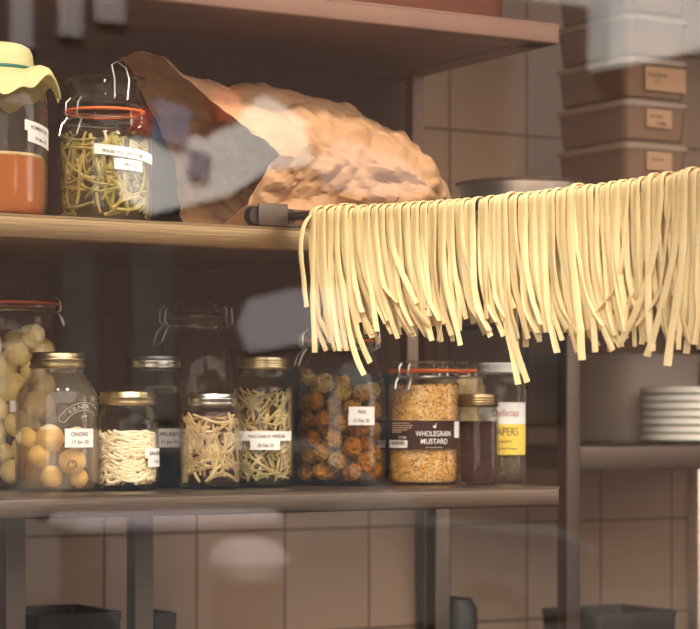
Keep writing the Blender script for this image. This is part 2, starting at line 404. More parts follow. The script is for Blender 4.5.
def glass_body(j, outer, wall=.0028, mat='glass', name='glass_body', sq=0, n=56):
    outer = [(r, max(0, z)) for r, z in outer]
    inner = [(max(r-wall, 0), max(z, .004)) for r, z in reversed(outer)]
    j.outer = outer
    return MB().lathe(outer+inner, n, False, sq).build(name, M[mat], j.o, ang=60)
def radius_at(prof, z):
    best = 0
    for (r0, z0), (r1, z1) in zip(prof, prof[1:]):
        if min(z0, z1)-1e-6 <= z <= max(z0, z1)+1e-6:
            k = 0 if abs(z1-z0) < 1e-9 else (z-z0)/(z1-z0); best = max(best, r0+(r1-r0)*k)
    return best
def fill(j, ztop, mat, gap=.0033, name='brine', zb=.0045, sq=0):
    zs = [zb, zb+.003, zb+.008, zb+.015]+[zb+.015+(ztop-zb-.015)*k/10 for k in range(1, 11)]
    prof = [(0, zb)]+[(max(radius_at(j.outer, z)-gap, .002), z) for z in zs]+[(0, ztop)]
    return MB().lathe(prof, 48, False, sq).build(name, M[mat], j.o, ang=60)
def base_prof(R, zs, extra):
    return smooth_prof([(0, .002), (R*.55, .0015), (R*.80, 0), (R*.93, .004), (R*.99, .014), (R, .03)], 3)[:-1]+smooth_prof([(R, .03), (R, zs*.6), (R, zs)]+extra, 4)
def screw_lid(j, R, z0, z1, mat, tiers=2):
    h = z1-z0; p = [(R*.96, z0-.001), (R, z0), (R*1.02, z0+h*.06), (R*1.02, z0+h*.16), (R*.975, z0+h*.2)]
    if tiers == 2: p += [(R*.975, z0+h*.42), (R*1.0, z0+h*.5), (R*1.0, z0+h*.6), (R*.97, z0+h*.66)]
    else:
        for k in range(3):
            a = z0+h*(.24+.2*k); p += [(R*.97, a), (R*.99, a+h*.05), (R*.99, a+h*.12), (R*.97, a+h*.16)]
    p += [(R*.97, z0+h*.88), (R*.95, z1-h*.03), (R*.91, z1), (R*.88, z1), (R*.86, z1-.001), (R*.4, z1-.0007), (0, z1-.0004)]
    band = MB().lathe(p, 56).build('screw_lid', M[mat], j.o, ang=50); return band
def label_patch(j, u0, u1, v0, v1, R, mat='paper', tilt=0., eps=.0006, name='paper_label'):
    """curved paper rectangle on the glass between the given columns and rows"""
    p0, p1 = j.phi(u0, R), j.phi(u1, R); z0, z1 = j.z(v1), j.z(v0); n = 10
    mb = MB(); vs = []; fs = []
    for e in (0, .0004):
        for k in range(n+1):
            ph = p0+(p1-p0)*k/n; dz = tilt*(ph-(p0+p1)/2)*R
            vs += [j.surf(ph, z0+dz, R+eps+e), j.surf(ph, z1+dz, R+eps+e)]
    m = 2*(n+1)
    for k in range(n):
        a = 2*k; fs += [(a, a+1, a+3, a+2), (m+a, m+a+2, m+a+3, m+a+1), (a, a+2, m+a+2, m+a), (a+1, m+a+1, m+a+3, a+3)]
    fs += [(0, m, m+1, 1), (2*n, 2*n+1, m+2*n+1, m+2*n)]
    return mb.add(vs, fs).build(name, M[mat], j.o)
def letters(j, parent, body, uc, vc, wpx, R, mat='ink', bold=.015, tilt=0., eps=.0013, name='lettering', hpx=None, arc=0.):
    vs, fs, w, h = text_mesh(body, bold); pc = j.phi(uc, R)
    # width in angle that spans wpx columns
    k = (wpx*j.t/cos(pc))/w if cos(pc) > .3 else wpx*j.t/.3/w
    kz = k if hpx is None else hpx*j.t/h
    k = min(k, kz*1.15) if hpx else k
    out = []
    for x, y in vs:
        X = x*k; Z = y*kz
        if arc: a = X/arc; Z = (arc+Z)*cos(a)-arc; X = (arc+y*kz)*sin(a)
        out.append(j.surf(pc+X/R, j.z(vc)+Z+tilt*X, R+eps))
    return MB().add(out, fs).build(name, M[mat], parent, smooth=False)
def ringz(R, z, n=40): return [(R*cos(2*pi*i/n), R*sin(2*pi*i/n), z) for i in range(n)]
def clip_wire(j, phi, Rn, zg, s=1., wr=.0013, bail=True):
    """wire closure: band round the neck, latch lever at angle phi, hinge opposite, bail over the lid"""
    m = MB(); zb = zg-.010*s
    m.tube(ringz(Rn+.0015, zb), wr, 6, True)
    def P(ph, r, z): return j.surf(ph, z, r)
    da = .007*s/Rn
    for sg in (-1, 1):
        m.tube([P(phi+sg*da, Rn+.003, zb-.002), P(phi+sg*da, Rn+.008*s, zb+.004), P(phi+sg*da*1.1, Rn+.007*s, zg+.006*s), P(phi+sg*da*1.1, Rn+.001, zg+.012*s)], wr*1.1, 6)
        m.tube([P(phi+sg*da*1.5, Rn+.004, zb), P(phi+sg*da*1.6, Rn+.010*s, zb-.008*s), P(phi+sg*da*1.4, Rn+.014*s, zb-.020*s), P(phi+sg*da*.4, Rn+.016*s, zb-.025*s), P(phi, Rn+.016*s, zb-.0255*s)], wr*1.1, 6)
        m.tube([P(phi+pi+sg*da, Rn+.002, zb-.003), P(phi+pi+sg*da, Rn+.008*s, zb+.002), P(phi+pi+sg*da, Rn+.007*s, zg+.010*s), P(phi+pi+sg*da, Rn-.002, zg+.013*s)], wr*1.1, 6)
    return m.build('wire_clip', M['wire'], j.o)
def glass_lid(j, R, z0, z1, mat='glass', name='glass_lid'):
    h = z1-z0
    p = [(0, z0+.002), (R*.8, z0+.002), (R*.9, z0), (R, z0+.001), (R*1.01, z0+h*.3), (R*.99, z0+h*.5), (R*.93, z0+h*.62), (R*.93, z0+h*.85), (R*.9, z1), (R*.6, z1-.001), (R*.5, z1-h*.3), (0, z1-h*.35)]
    return MB().lathe(p, 48).build(name, M[mat], j.o, ang=50)
def gasket(j, R, z, mat='gasket', r=.0017): return MB().tube(ringz(R, z, 48), r, 8, True).build('rubber_gasket', M[mat], j.o)

def copies(meshes, name, items, cat, group, j=None):
    """items: (world position, rotation, scale, label, mesh index)"""
    first = {}
    for p, rot, sc, lab, k in items:
        if k not in first:
            o = meshes[k]; first[k] = o
        else:
            o = first[k].copy(); COL.objects.link(o)
            src = first[k]
            for ch in src.children:
                c = ch.copy(); COL.objects.link(c); c.parent = o
        o.name = name
        o.location = p; o.rotation_euler = rot; o.scale = (sc, sc, sc)
        tag(o, lab, cat, group)
    for k, m in enumerate(meshes):
        if k not in first: bpy.data.objects.remove(m)
def pack(Rin, zlo, ztop, rr, rng, tries=260, maxn=90):
    L = []
    while len(L) < maxn:
        r = rng.uniform(*rr); best = None
        for _ in range(tries):
            a = rng.uniform(0, 2*pi); q = (Rin-r)*sqrt(rng.random()) if rng.random() < .4 else (Rin-r)
            x, y = q*cos(a), q*sin(a); z = zlo+r
            for (X, Y_, Z, r2) in L:
                dd = (x-X)**2+(y-Y_)**2
                if dd < (r+r2)**2: z = max(z, Z+sqrt((r+r2)**2-dd)*.97)
            if best is None or z < best[2]: best = (x, y, z, r)
        if best[2]+r > ztop: break
        L.append(best)
    return L
def bez(p0, p1, p2, n=10):
    return [p0*(1-t)**2+p1*2*t*(1-t)+p2*t*t for t in [k/n for k in range(n+1)]]
def stems(j, name, R, z0, z1, n, mats, rr, lens, cat, label, group, rng, curl=.35, vert=.5, merge=False, shell=.55, flat=1., bias=0.):
    big = MB()
    for i in range(n):
        for _ in range(60):
            a = rng.uniform(-pi*.62, pi*.62); q = R*(shell+(1-shell)*rng.random()**.6)
            L = rng.uniform(*lens); c = j.dirp(a)*q; c.z = rng.uniform(z0, z1)
            tang = Vector((-c.y, c.x, 0)).normalized()
            el = rng.gauss(pi/2, .5) if rng.random() < vert else rng.uniform(-.5, .6)
            if rng.random() < .5: el = pi-el
            d = tang*cos(el)+Vector((0, 0, 1))*sin(el)
            p0 = c-d*L/2; p2 = c+d*L/2
            side = d.cross(c.normalized()).normalized()
            p1 = c+side*L*rng.uniform(-curl, curl)*1.6+Vector((c.x, c.y, 0)).normalized()*L*.25
            pts = bez(p0, p1, p2)
            r = rng.uniform(*rr); ok = True
            for p in pts:
                h = sqrt(p.x*p.x+p.y*p.y); rm = R-r-.0004
                if h > rm: p.x *= rm/h; p.y *= rm/h
                if p.z < z0+r or p.z > z1-r: ok = False
            if ok: break
        if not ok:
            for p in pts: p.z = min(max(p.z, z0+r), z1-r)
        w = lambda t, r=r: r*(.72+.5*sin(pi*(.15+.7*t)))
        if merge:
            big.tube(pts, w, 6, flat=flat); continue
        o = MB().tube([p-c for p in pts], w, 6, flat=flat).build(name, mats[i % len(mats)], loc=j.world(c))
        tag(o, label, cat, group)
    if merge:
        o = big.build(name, mats[0], loc=j.world(Vector((0, 0, 0)))); tag(o, label, cat, group, 'stuff'); return o

# ------------------------------------------------------------------ jars on the lower shelf
rng = random.Random(3)
# tall clip jar full of pale onions, cut by the left edge of the photo
J = Jar('clip_top_jar', 6, 2.93, S_LOW, 'tall clip-top glass jar packed with pale yellow onions behind the embossed jar', 'jar')
R = J.m(53); zn = J.z(322)
glass_body(J, base_prof(R, J.z(352), [(R*.985, J.z(343)), (R*.93, J.z(334)), (R*.91, J.z(326)), (R*.915, J.z(316)), (R*.94, J.z(310)), (R*.94, J.z(306))]), sq=0)
glass_lid(J, R*.945, J.z(302), J.z(293)); gasket(J, R*.96, J.z(304), 'gasket_red', .0018)
clip_wire(J, 1.45, R*.93, J.z(305), .95)
fill(J, J.z(334), 'brine_olive')
g = label_patch(J, 10, 17, 401, 412, R); MB().box(0, .0001, 0, .0001, 0, .0001)
on = []
for k in range(4):
    on.append(ball(1, 1, .95, wob=.1, seed=k, point=.12).build('pickled_onion', M['onion_yellow' if k % 2 else 'onion']))
P = pack(R-.0045, .006, J.z(320), (.0165, .0215), rng, 160)
it = []
for x, y, z, r in P:
    q = Vector((x, y, z)); w = J.world(q)
    if q.dot(J.d) < -.25*R or u_of(w.x, w.y) < -12: continue
    it.append((w, (rng.uniform(0, 6), rng.uniform(0, 6), rng.uniform(0, 6)), r, 'pale yellow pickled onion inside the tall clip-top jar at the left edge', rng.randrange(4)))
copies(on, 'pickled_onion', it, 'onion', 'onions in the tall clip-top jar')

# embossed preserving jar with few onions in amber brine
J = Jar('preserving_jar', 57, 2.78, S_LOW, 'embossed preserving jar with gold lid, half full of amber brine and onions', 'jar')
R = J.m(41.5)
glass_body(J, base_prof(R, J.z(410), [(R*.995, J.z(402)), (R*.93, J.z(391)), (R*.78, J.z(381)), (R*.665, J.z(374)), (R*.64, J.z(370)), (R*.64, J.z(355))]), mat='glass_frost')
screw_lid(J, J.m(27.5), J.z(368), J.z(352.5), 'gold_lid', 2)
fill(J, J.z(429), 'brine_amber')
lb = label_patch(J, 64.5, 92, 428.5, 447, R)
letters(J, lb, 'ONIONS', 79, 434, 16, R, hpx=4.2, bold=.01); letters(J, lb, '15 Jan 20', 80, 442, 17.5, R, hpx=4.4, bold=.01)
# arched ribbon with the maker's name raised in the glass
RR = R+.0004
emb = MB()
def arcpt(a, rad): return J.surf(J.phi(84, R)+rad*sin(a)/R, J.z(436)+rad*cos(a), R*1.0+.0006)
def Rl(z): return radius_at(J.outer, z)
for rad in (.0345, .0445):
    pts = []
    for k in range(25):
        a = -1.0+1.62*k/24; q = arcpt(a, rad); rr_ = Rl(q.z)+.0004; h = sqrt(q.x**2+q.y**2); pts.append(Vector((q.x*rr_/h, q.y*rr_/h, q.z)))
    emb.tube(pts, .0005, 5)
pts = []
for a, rad in ((-1.0, .0345), (-1.08, .041), (-1.0, .0445)):
    q = arcpt(a, rad); rr_ = Rl(q.z)+.0004; h = sqrt(q.x**2+q.y**2); pts.append(Vector((q.x*rr_/h, q.y*rr_/h, q.z)))
emb.tube(pts, .0005, 5)
eo = emb.build('embossed_ribbon', M['emboss'], J.o)
def emboss_text(body, rad, size, a_mid):
    vs, fs, w, h = text_mesh(body, .01); k = size/h; out = []
    for x, y in vs:
        a = a_mid+x*k*1.25/rad; q = arcpt(a, rad+y*k); rr_ = Rl(q.z)+.0007; hh = sqrt(q.x**2+q.y**2); out.append((q.x*rr_/hh, q.y*rr_/hh, q.z))
    MB().add(out, fs).build('embossed_lettering', M['emboss'], eo, smooth=False)
emboss_text('KILNER', .0395, .0058, -.22); emboss_text('JAR', .026, .0045, -.05)
onm = [ball(1, 1, .93, wob=.10, seed=k+10, point=.10).build('pickled_onion', M['onion']) for k in range(2)]
rootm = ball(1, 1, .93, wob=.08, seed=33).build('pickled_onion', M['onion'])
MB().tube(ringz(.30, .90, 20), .07, 6, True).build('root_ring', M['onion_root'], rootm)
MB().lathe([(0, .93), (.12, .93), (.2, .9), (.2, .85)], 16).build('root_scar', M['onion_root'], rootm)
spec = [(27, 438, .35, 11, 'smaller onion at the left side of the brine surface'), (50, 438.5, .55, 14.5, 'largest onion floating mid-jar at the brine surface'), (39, 456, .6, 12, 'onion tucked under the floating pair'),
        (51.5, 483, .35, 11.5, 'onion resting mid-bottom'), (79, 484, .25, 9.5, 'small onion resting on the bottom at the right'), (76, 438, .2, 12, 'onion half hidden behind the paper label')]
it = []
for k, (u, v, dep, rp, lab) in enumerate(spec):
    q = J.r*((u-J.u)*J.t)+J.d*(dep*R*.6); q.z = max(J.z(v), J.m(rp)*.93+.005)
    it.append((J.world(q), (rng.uniform(0, 6), rng.uniform(0, 6), 0), J.m(rp), 'cream pickled %s, in the embossed jar' % lab, k % 2))
copies(onm, 'pickled_onion', it, 'onion', 'onions in the embossed jar')
q = J.r*((72-J.u)*J.t)+J.d*(.45*R); q.z = J.z(461)
rootm.location = J.world(q); s_ = J.m(13.5); rootm.scale = (s_, s_, s_)
rootm.rotation_euler = Vector((J.d.x, J.d.y, -.25)).to_track_quat('Z', 'Y').to_euler()
tag(rootm, 'pickled onion turned to show its dark round root scar, in the embossed jar', 'onion', 'onions in the embossed jar')

# small jar of white shreds
J = Jar('preserving_jar', 127, 2.765, S_LOW, 'small squat jar with gold lid full of white shredded pickle', 'jar')
R = J.m(32)
glass_body(J, base_prof(R, J.z(430), [(R*.985, J.z(422)), (R*.9, J.z(414)), (R*.82, J.z(408)), (R*.8, J.z(404)), (R*.8, J.z(395))]))
screw_lid(J, J.m(28), J.z(404.5), J.z(391.5), 'gold_lid', 2)
stems(J, 'shredded_pickle', R-.0034, .005, J.z(429), 300, [M['kraut']], (.0016, .0026), (.02, .045), 'pickle', 'white shredded sauerkraut filling the small gold-lidded jar', None, rng, .5, .3, True, .35)
lb = label_patch(J, 144.5, 159, 448, 457.5, R); lb2 = label_patch(J, 147.5, 159, 457, 466.5, R)
letters(J, lb, 'SAUERKRAUT', 158, 453, 24*.9, R, hpx=3.8); letters(J, lb2, '15 Jan 20', 157, 461.5, 16, R, hpx=3.8)

# prunes
J = Jar('screw_top_jar', 153, 2.885, S_LOW, 'screw-top jar of black prunes in syrup behind the small shredded-pickle jar', 'jar')
R = J.m(33)
glass_body(J, base_prof(R, J.z(392), [(R*.97, J.z(385)), (R*.88, J.z(378)), (R*.8, J.z(372)), (R*.78, J.z(368)), (R*.78, J.z(358))]))
screw_lid(J, J.m(28.5), J.z(368.5), J.z(356), 'silver_lid', 2)
fill(J, J.z(394), 'prune')
lb = label_patch(J, 157, 180, 428.5, 447, R)
letters(J, lb, 'PRUNES', 169, 434, 17, R, hpx=4); letters(J, lb, '21 Jan 20', 169, 442, 18, R, hpx=4)

# curled stems with silver lid
J = Jar('preserving_jar', 210, 2.765, S_LOW, 'squat jar with silver lid full of curled straw-coloured stems', 'jar')
R = J.m(32)
glass_body(J, base_prof(R, J.z(424), [(R*.98, J.z(417)), (R*.92, J.z(411)), (R*.84, J.z(407)), (R*.83, J.z(396))]))
screw_lid(J, J.m(27.5), J.z(405.5), J.z(393.5), 'silver_lid', 2)
fill(J, J.z(412), 'brine_stem', gap=.006)
stems(J, 'pickled_shoot', R-.0034, .006, J.z(411), 120, [M['stem'], M['stem_pale'], M['stem']], (.0015, .0024), (.035, .085), 'pickled stem', 'curled straw-coloured pickled stem in the squat silver-lidded jar', 'stems in the silver-lidded jar', rng, .4, .7, shell=.75)

# wild garlic vinegar
J = Jar('preserving_jar', 262.5, 2.80, S_LOW, 'tall jar with gold lid of chopped green-brown wild garlic in vinegar', 'jar')
R = J.m(31.5)
glass_body(J, base_prof(R, J.z(396), [(R*.985, J.z(391)), (R*.9, J.z(384)), (R*.8, J.z(379)), (R*.76, J.z(374)), (R*.76, J.z(360))]))
screw_lid(J, J.m(25), J.z(369.5), J.z(357), 'gold_lid', 1)
fill(J, J.z(388), 'brine_green', gap=.006)
stems(J, 'wild_garlic_shoot', R-.0034, .006, J.z(385), 220, [M['stem_pale'], M['stem'], M['stem_green']], (.0018, .0032), (.02, .05), 'pickled stem', 'short green-brown wild garlic stem in the tall gold-lidded vinegar jar', 'wild garlic in the vinegar jar', rng, .2, .6, shell=.75, flat=.6)
lb = label_patch(J, 241, 290.5, 431, 440.5, R); lb2 = label_patch(J, 250.5, 279.5, 440, 449.5, R)
letters(J, lb, 'WILD GARLIC VINEGAR', 267.5, 436, 38, R, hpx=3.2); letters(J, lb2, '28 Feb 20', 265.5, 445, 16, R, hpx=3.6)

# large clip jar of brown fruit
J = Jar('clip_top_jar', 339.5, 2.82, S_LOW, 'largest clip-top jar, holding orange-brown whole fruit in dark liquid, under the pasta ends', 'jar')
R = J.m(46.5)
glass_body(J, base_prof(R, J.z(400), [(R*.985, J.z(388)), (R*.93, J.z(376)), (R*.83, J.z(362)), (R*.74, J.z(352)), (R*.72, J.z(347)), (R*.735, J.z(342))]), mat='glass')
glass_lid(J, R*.745, J.z(340), J.z(332)); gasket(J, R*.74, J.z(341), 'gasket', .0010)
clip_wire(J, -1.35, R*.72, J.z(340), 1.25)
fill(J, J.z(398), 'brine_dark', gap=.006)
fr = [ball(1, 1, .88, wob=.28, seed=k+50).build('pickled_fruit', M['fruit' if k % 3 else 'fruit_light']) for k in range(6)]
P = pack(R-.005, .006, J.z(366), (.0115, .0165), rng, 240, 200)
it = []
for x, y, z, r in P:
    q = Vector((x, y, z))
    if q.dot(J.d) < -.2*R: continue
    it.append((J.world(q), (rng.uniform(0, 6), rng.uniform(0, 6), rng.uniform(0, 6)), r*.98, 'orange-brown pickled fruit inside the largest clip-top jar', rng.randrange(6)))
copies(fr, 'pickled_fruit', it, 'fruit', 'fruit in the largest clip-top jar')
lb = label_patch(J, 348.5, 373.5, 407, 416, R); lb2 = label_patch(J, 348, 373.5, 415.6, 425, R)
letters(J, lb, 'FIGS', 361.5, 412, 8, R, hpx=3.4); letters(J, lb2, '15 Feb 20', 361, 420.5, 15, R, hpx=3.6)

# mustard
J = Jar('clip_top_jar', 423.5, 2.775, S_LOW, 'clip-top jar of yellow wholegrain mustard with a dark brown label', 'jar')
R = J.m(36)
glass_body(J, base_prof(R, J.z(388), [(R*.985, J.z(384)), (R*.94, J.z(380)), (R*.93, J.z(377)), (R*.95, J.z(373))]))
glass_lid(J, R*.96, J.z(369.5), J.z(361)); gasket(J, R*.965, J.z(371), 'gasket', .0019)
clip_wire(J, J.phi(405, R), R*.95, J.z(371.5), .9, .0016)
fill(J, J.z(386), 'cream', name='mustard_paste', gap=.0055)
sd = MB(); r2 = random.Random(5)
for k in range(3600):
    z = r2.uniform(.006, J.z(385)); a = r2.uniform(-1.9, 1.9); rr_ = radius_at(J.outer, z)-.0045; c = J.dirp(a)*rr_
    if c.length < .01: continue
    s1 = r2.uniform(.0011, .0017); ax = Vector((r2.gauss(0, 1), r2.gauss(0, 1), r2.gauss(0, 1))).normalized()
    q1 = ax.orthogonal().normalized(); q2 = ax.cross(q1); c.z = z
    vs = [c+ax*s1*1.5, c-ax*s1*1.5]+[c+q1*s1*cos(t)+q2*s1*sin(t) for t in (0, pi/2, pi, 3*pi/2)]
    sd.add(vs, [(0, 2, 3), (0, 3, 4), (0, 4, 5), (0, 5, 2), (1, 3, 2), (1, 4, 3), (1, 5, 4), (1, 2, 5)])
def seed_mat():
    m, nt, out = new_mat('mustard_seed_mix'); b = N(nt, 'ShaderNodeBsdfPrincipled'); b.inputs['Roughness'].default_value = .45
    gi = N(nt, 'ShaderNodeNewGeometry'); r = N(nt, 'ShaderNodeValToRGB')
    els = [(0, (.70, .31, .04)), (.35, (.80, .42, .08)), (.62, (.88, .60, .22)), (.8, (.55, .27, .055)), (.95, (.22, .10, .03))]
    r.color_ramp.elements[0].color = c4(els[0][1]); r.color_ramp.elements[1].position = .95; r.color_ramp.elements[1].color = c4(els[4][1])
    for p, c in els[1:4]: e = r.color_ramp.elements.new(p); e.color = c4(c)
    nt.links.new(gi.outputs['Random Per Island'], r.inputs[0]); nt.links.new(r.outputs[0], b.inputs['Base Color']); nt.links.new(b.outputs[0], out.inputs[0]); return m
o = sd.build('mustard_seed', seed_mat(), J.o, smooth=False); o['kind'] = 'stuff'
lb = label_patch(J, 389.8, 456.5, 420.5, 449, R, 'brown_label', name='brown_label')
letters(J, lb, 'WHOLEGRAIN', 434, 433.4, 35, R, 'paper', .006, hpx=5.2); letters(J, lb, 'MUSTARD', 434.5, 441, 26, R, 'paper', .006, hpx=5.2)
letters(J, lb, 'with white wine vinegar', 434, 447, 28, R, 'paper', .0, hpx=1.4)
letters(J, lb, '1.1 kg', 403, 437.3, 11, R, 'paper', .02, hpx=3.2)
lf = MB()
def leaf(uc, vc, du, dv):
    a = J.surf(J.phi(uc-1.2, R), J.z(vc), R+.0013); b = J.surf(J.phi(uc+1.2, R), J.z(vc), R+.0013)
    c = J.surf(J.phi(uc+du, R), J.z(vc-dv), R+.0013); lf.add([a, b, c], [(0, 1, 2)])
leaf(434, 427.5, 2.2, 4.5); leaf(434.5, 427.8, -2, 3); lf.build('leaf_mark', M['paper'], lb, smooth=False)
for k, v in enumerate((423.2, 425.5, 427.8, 430, 432)):
    w = (17, 20, 19, 15, 9)[k]
    label_patch(J, 393, 393+w, v-.6, v+.4, R, 'box_label', eps=.0011, name='small_print').parent = lb
bc = label_patch(J, 390.8, 408, 440, 447.5, R, 'paper', eps=.0011, name='barcode_panel'); bc.parent = lb
for k in range(8): label_patch(J, 393+k*1.6, 393.8+k*1.6, 440.8, 444.5, R, 'ink', eps=.0018, name='barcode_bar').parent = bc
o = label_patch(J, 453.3, 457.5, 421.5, 437.5, R, 'paper', eps=.0014, name='side_sticker')

# jar behind, orange gasket, cream contents
J = Jar('clip_top_jar', 455, 2.925, S_LOW, 'clip-top jar of cream-coloured preserve standing behind the mustard jar', 'jar')
R = J.m(31)
glass_body(J, base_prof(R, J.z(388), [(R*.98, J.z(384)), (R*.93, J.z(378)), (R*.93, J.z(374))]))
glass_lid(J, R*.95, J.z(370), J.z(362)); gasket(J, R*.96, J.z(371.5)); clip_wire(J, 2.6, R*.94, J.z(371), .9)
fill(J, J.z(376), 'cream', name='preserve')

# small dark jar with brass lid
J = Jar('screw_top_jar', 478.5, 2.735, S_LOW, 'small jar of dark red preserve with a brass-coloured lid beside the mustard', 'jar')
R = J.m(20.8)
glass_body(J, base_prof(R, J.z(416), [(R*.97, J.z(412)), (R*.9, J.z(409)), (R*.88, J.z(406)), (R*.88, J.z(398))]))
screw_lid(J, J.m(20), J.z(406.5), J.z(394), 'brass_lid', 1)
fill(J, J.z(421), 'jam', name='preserve')

# capers
J = Jar('screw_top_jar', 501, 2.80, S_LOW, 'tall jar of capers with white lid and yellow label at the shelf end', 'jar')
R = J.m(25)
glass_body(J, base_prof(R, J.z(388), [(R*.985, J.z(384)), (R*.93, J.z(380)), (R*.91, J.z(376)), (R*.91, J.z(368))]))
screw_lid(J, J.m(24.3), J.z(373), J.z(363), 'white_lid', 1)
fill(J, J.z(432), 'capers', name='caper_filling')
lb = label_patch(J, 481, 524.5, 402.5, 424, R, 'paper'); letters(J, lb, 'Delicias', 506, 413, 27, R, 'red_ink', .0, hpx=7)
lb = label_patch(J, 481, 524.5, 424, 454.5, R, 'yellow_label', name='yellow_label'); letters(J, lb, 'CAPERS', 505, 431.5, 27, R, 'ink', .0, hpx=8)
letters(J, lb, 'capotes', 505.5, 441.5, 15, R, 'ink', 0, hpx=3); letters(J, lb, 'in Wine Vinegar', 506, 448.5, 26, R, 'ink', 0, hpx=3)

# big empty clip jar at the back
J = Jar('clip_top_jar', 196, 2.945, S_LOW, 'empty clear clip-top jar standing at the back behind the silver-lidded jars', 'jar')
R = J.m(41)
glass_body(J, base_prof(R, J.z(388), [(R*.98, J.z(372)), (R*.88, J.z(350)), (R*.75, J.z(334)), (R*.72, J.z(328)), (R*.73, J.z(320))]))
glass_lid(J, R*.74, J.z(315), J.z(303)); gasket(J, R*.73, J.z(317.5), 'steel_dark' if False else 'wire', .0012)
clip_wire(J, -1.2, R*.73, J.z(316), 1.3)

# ------------------------------------------------------------------ jars on the upper shelf
J = Jar('kombucha_jar', -6, 2.70, S_UP, 'large glass jar of orange kombucha under a yellow cloth cover', 'jar')
R = J.m(54)
glass_body(J, base_prof(R, J.z(118), [(R*.995, J.z(105)), (R*.95, J.z(92)), (R*.82, J.z(82)), (R*.72, J.z(76)), (R*.70, J.z(66)), (R*.7, J.z(58))]), mat='glass_dusty')
# narrower foot
fill(J, J.z(161), 'kombucha', name='kombucha', gap=.0035)
MB().lathe([(0, 0), (R*.88, 0), (R*.9, .002), (R*.88, .005), (0, .0065)], 40).build('culture_disc', M['cream'], J.o, loc=(0, 0, J.z(160)))
def ruf(r, z, a):
    k = max(0, (r-R*.74)/(R*.5)); return r*(1+.05*k*sin(7*a+1)), z+k*(.012*sin(5*a+.6)+.006*sin(11*a))
zt, zb_ = J.z(46), J.z(71)
prof = [(0, zt+.002), (R*.35, zt+.0015), (R*.56, zt), (R*.66, zt-.004), (R*.71, zt-.012), (R*.74, zb_+.004), (R*.725, zb_), (R*.76, zb_-.003), (R*.9, zb_-.004), (R*1.04, zb_-.008), (R*1.17, zb_-.016), (R*1.24, zb_-.027)]
sk = prof+[(r-.0012, z-.0012) for r, z in reversed(prof)]
MB().lathe(sk, 96, ruffle=ruf).build('cloth_cover', M['cloth'], J.o, ang=60)
MB().tube(ringz(R*.745, zb_+.0005, 48), .0022, 8, True).build('rubber_band', M['band'], J.o)
lb = label_patch(J, 23.5, 47.5, 127.5, 138, R, tilt=-.15); lb2 = label_patch(J, 26.5, 47.5, 137.5, 148.5, R, tilt=-.15)
letters(J, lb, 'KOMBUCHA', 38.5, 133, 15, R, hpx=3.8, tilt=-.15); letters(J, lb2, '20 Mar 20', 39.5, 143.5, 10.5, R, hpx=3.2, tilt=-.15)

J = Jar('clip_top_jar', 104.5, 2.70, S_UP, 'clip-top jar of pickled green garlic stems on the upper shelf beside the kombucha', 'jar')
R = J.m(47.5)
glass_body(J, base_prof(R, J.z(150), [(R*.985, J.z(142)), (R*.93, J.z(135)), (R*.87, J.z(130)), (R*.85, J.z(125)), (R*.86, J.z(118))]), mat='glass')
gasket(J, R*.84, J.z(113), 'gasket', .0017)
glass_lid(J, R*.85, J.z(111.5), J.z(98)); 
# the domed head of the glass lid
MB().lathe([(R*.72, J.z(101)), (R*.74, J.z(98)), (R*.74, J.z(88)), (R*.88, J.z(85)), (R*.90, J.z(82)), (R*.86, J.z(79)), (R*.7, J.z(77)), (R*.66, J.z(75)), (0, J.z(75.5)), (0, J.z(77)), (R*.62, J.z(77)), (R*.7, J.z(81)), (R*.7, J.z(99))], 48).build('lid_dome', M['glass'], J.o, ang=50)
clip_wire(J, J.phi(72, R), R*.86, J.z(113), 1.2, .0010)
m = MB()
zz = lambda v: J.z(v)
m.tube([J.surf(J.phi(117, R), zz(103), R*.8), J.surf(J.phi(117, R), zz(84), R*.8), J.surf(J.phi(114, R), zz(70), R*.75), J.surf(J.phi(122, R), zz(66), R*.7), J.surf(J.phi(134, R), zz(72), R*.72), J.surf(J.phi(135, R), zz(84), R*.8), J.surf(J.phi(131, R), zz(104), R*.85)], .0009, 6)
m.build('wire_bail', M['wire'], J.o)
fill(J, J.z(134), 'brine_olive')
stems(J, 'garlic_shoot', R-.0034, .006, J.z(134), 130, [M['stem_green'], M['stem_pale'], M['stem_green']], (.0020, .0038), (.03, .08), 'pickled stem', 'pale green pickled garlic stem in the upper clip-top jar', 'stems in the upper clip-top jar', rng, .25, .75, shell=.6, flat=.6)
lb = label_patch(J, 94.5, 151, 152.5, 162.5, R, tilt=-.09); lb2 = label_patch(J, 114, 141, 164, 174.5, R, tilt=-.05)
letters(J, lb, 'PICKLED WILD GARLIC STEMS', 124, 158, 40, R, hpx=3, tilt=-.09); letters(J, lb2, '15 Mar 20', 127.5, 169, 14, R, hpx=3.2, tilt=-.05)

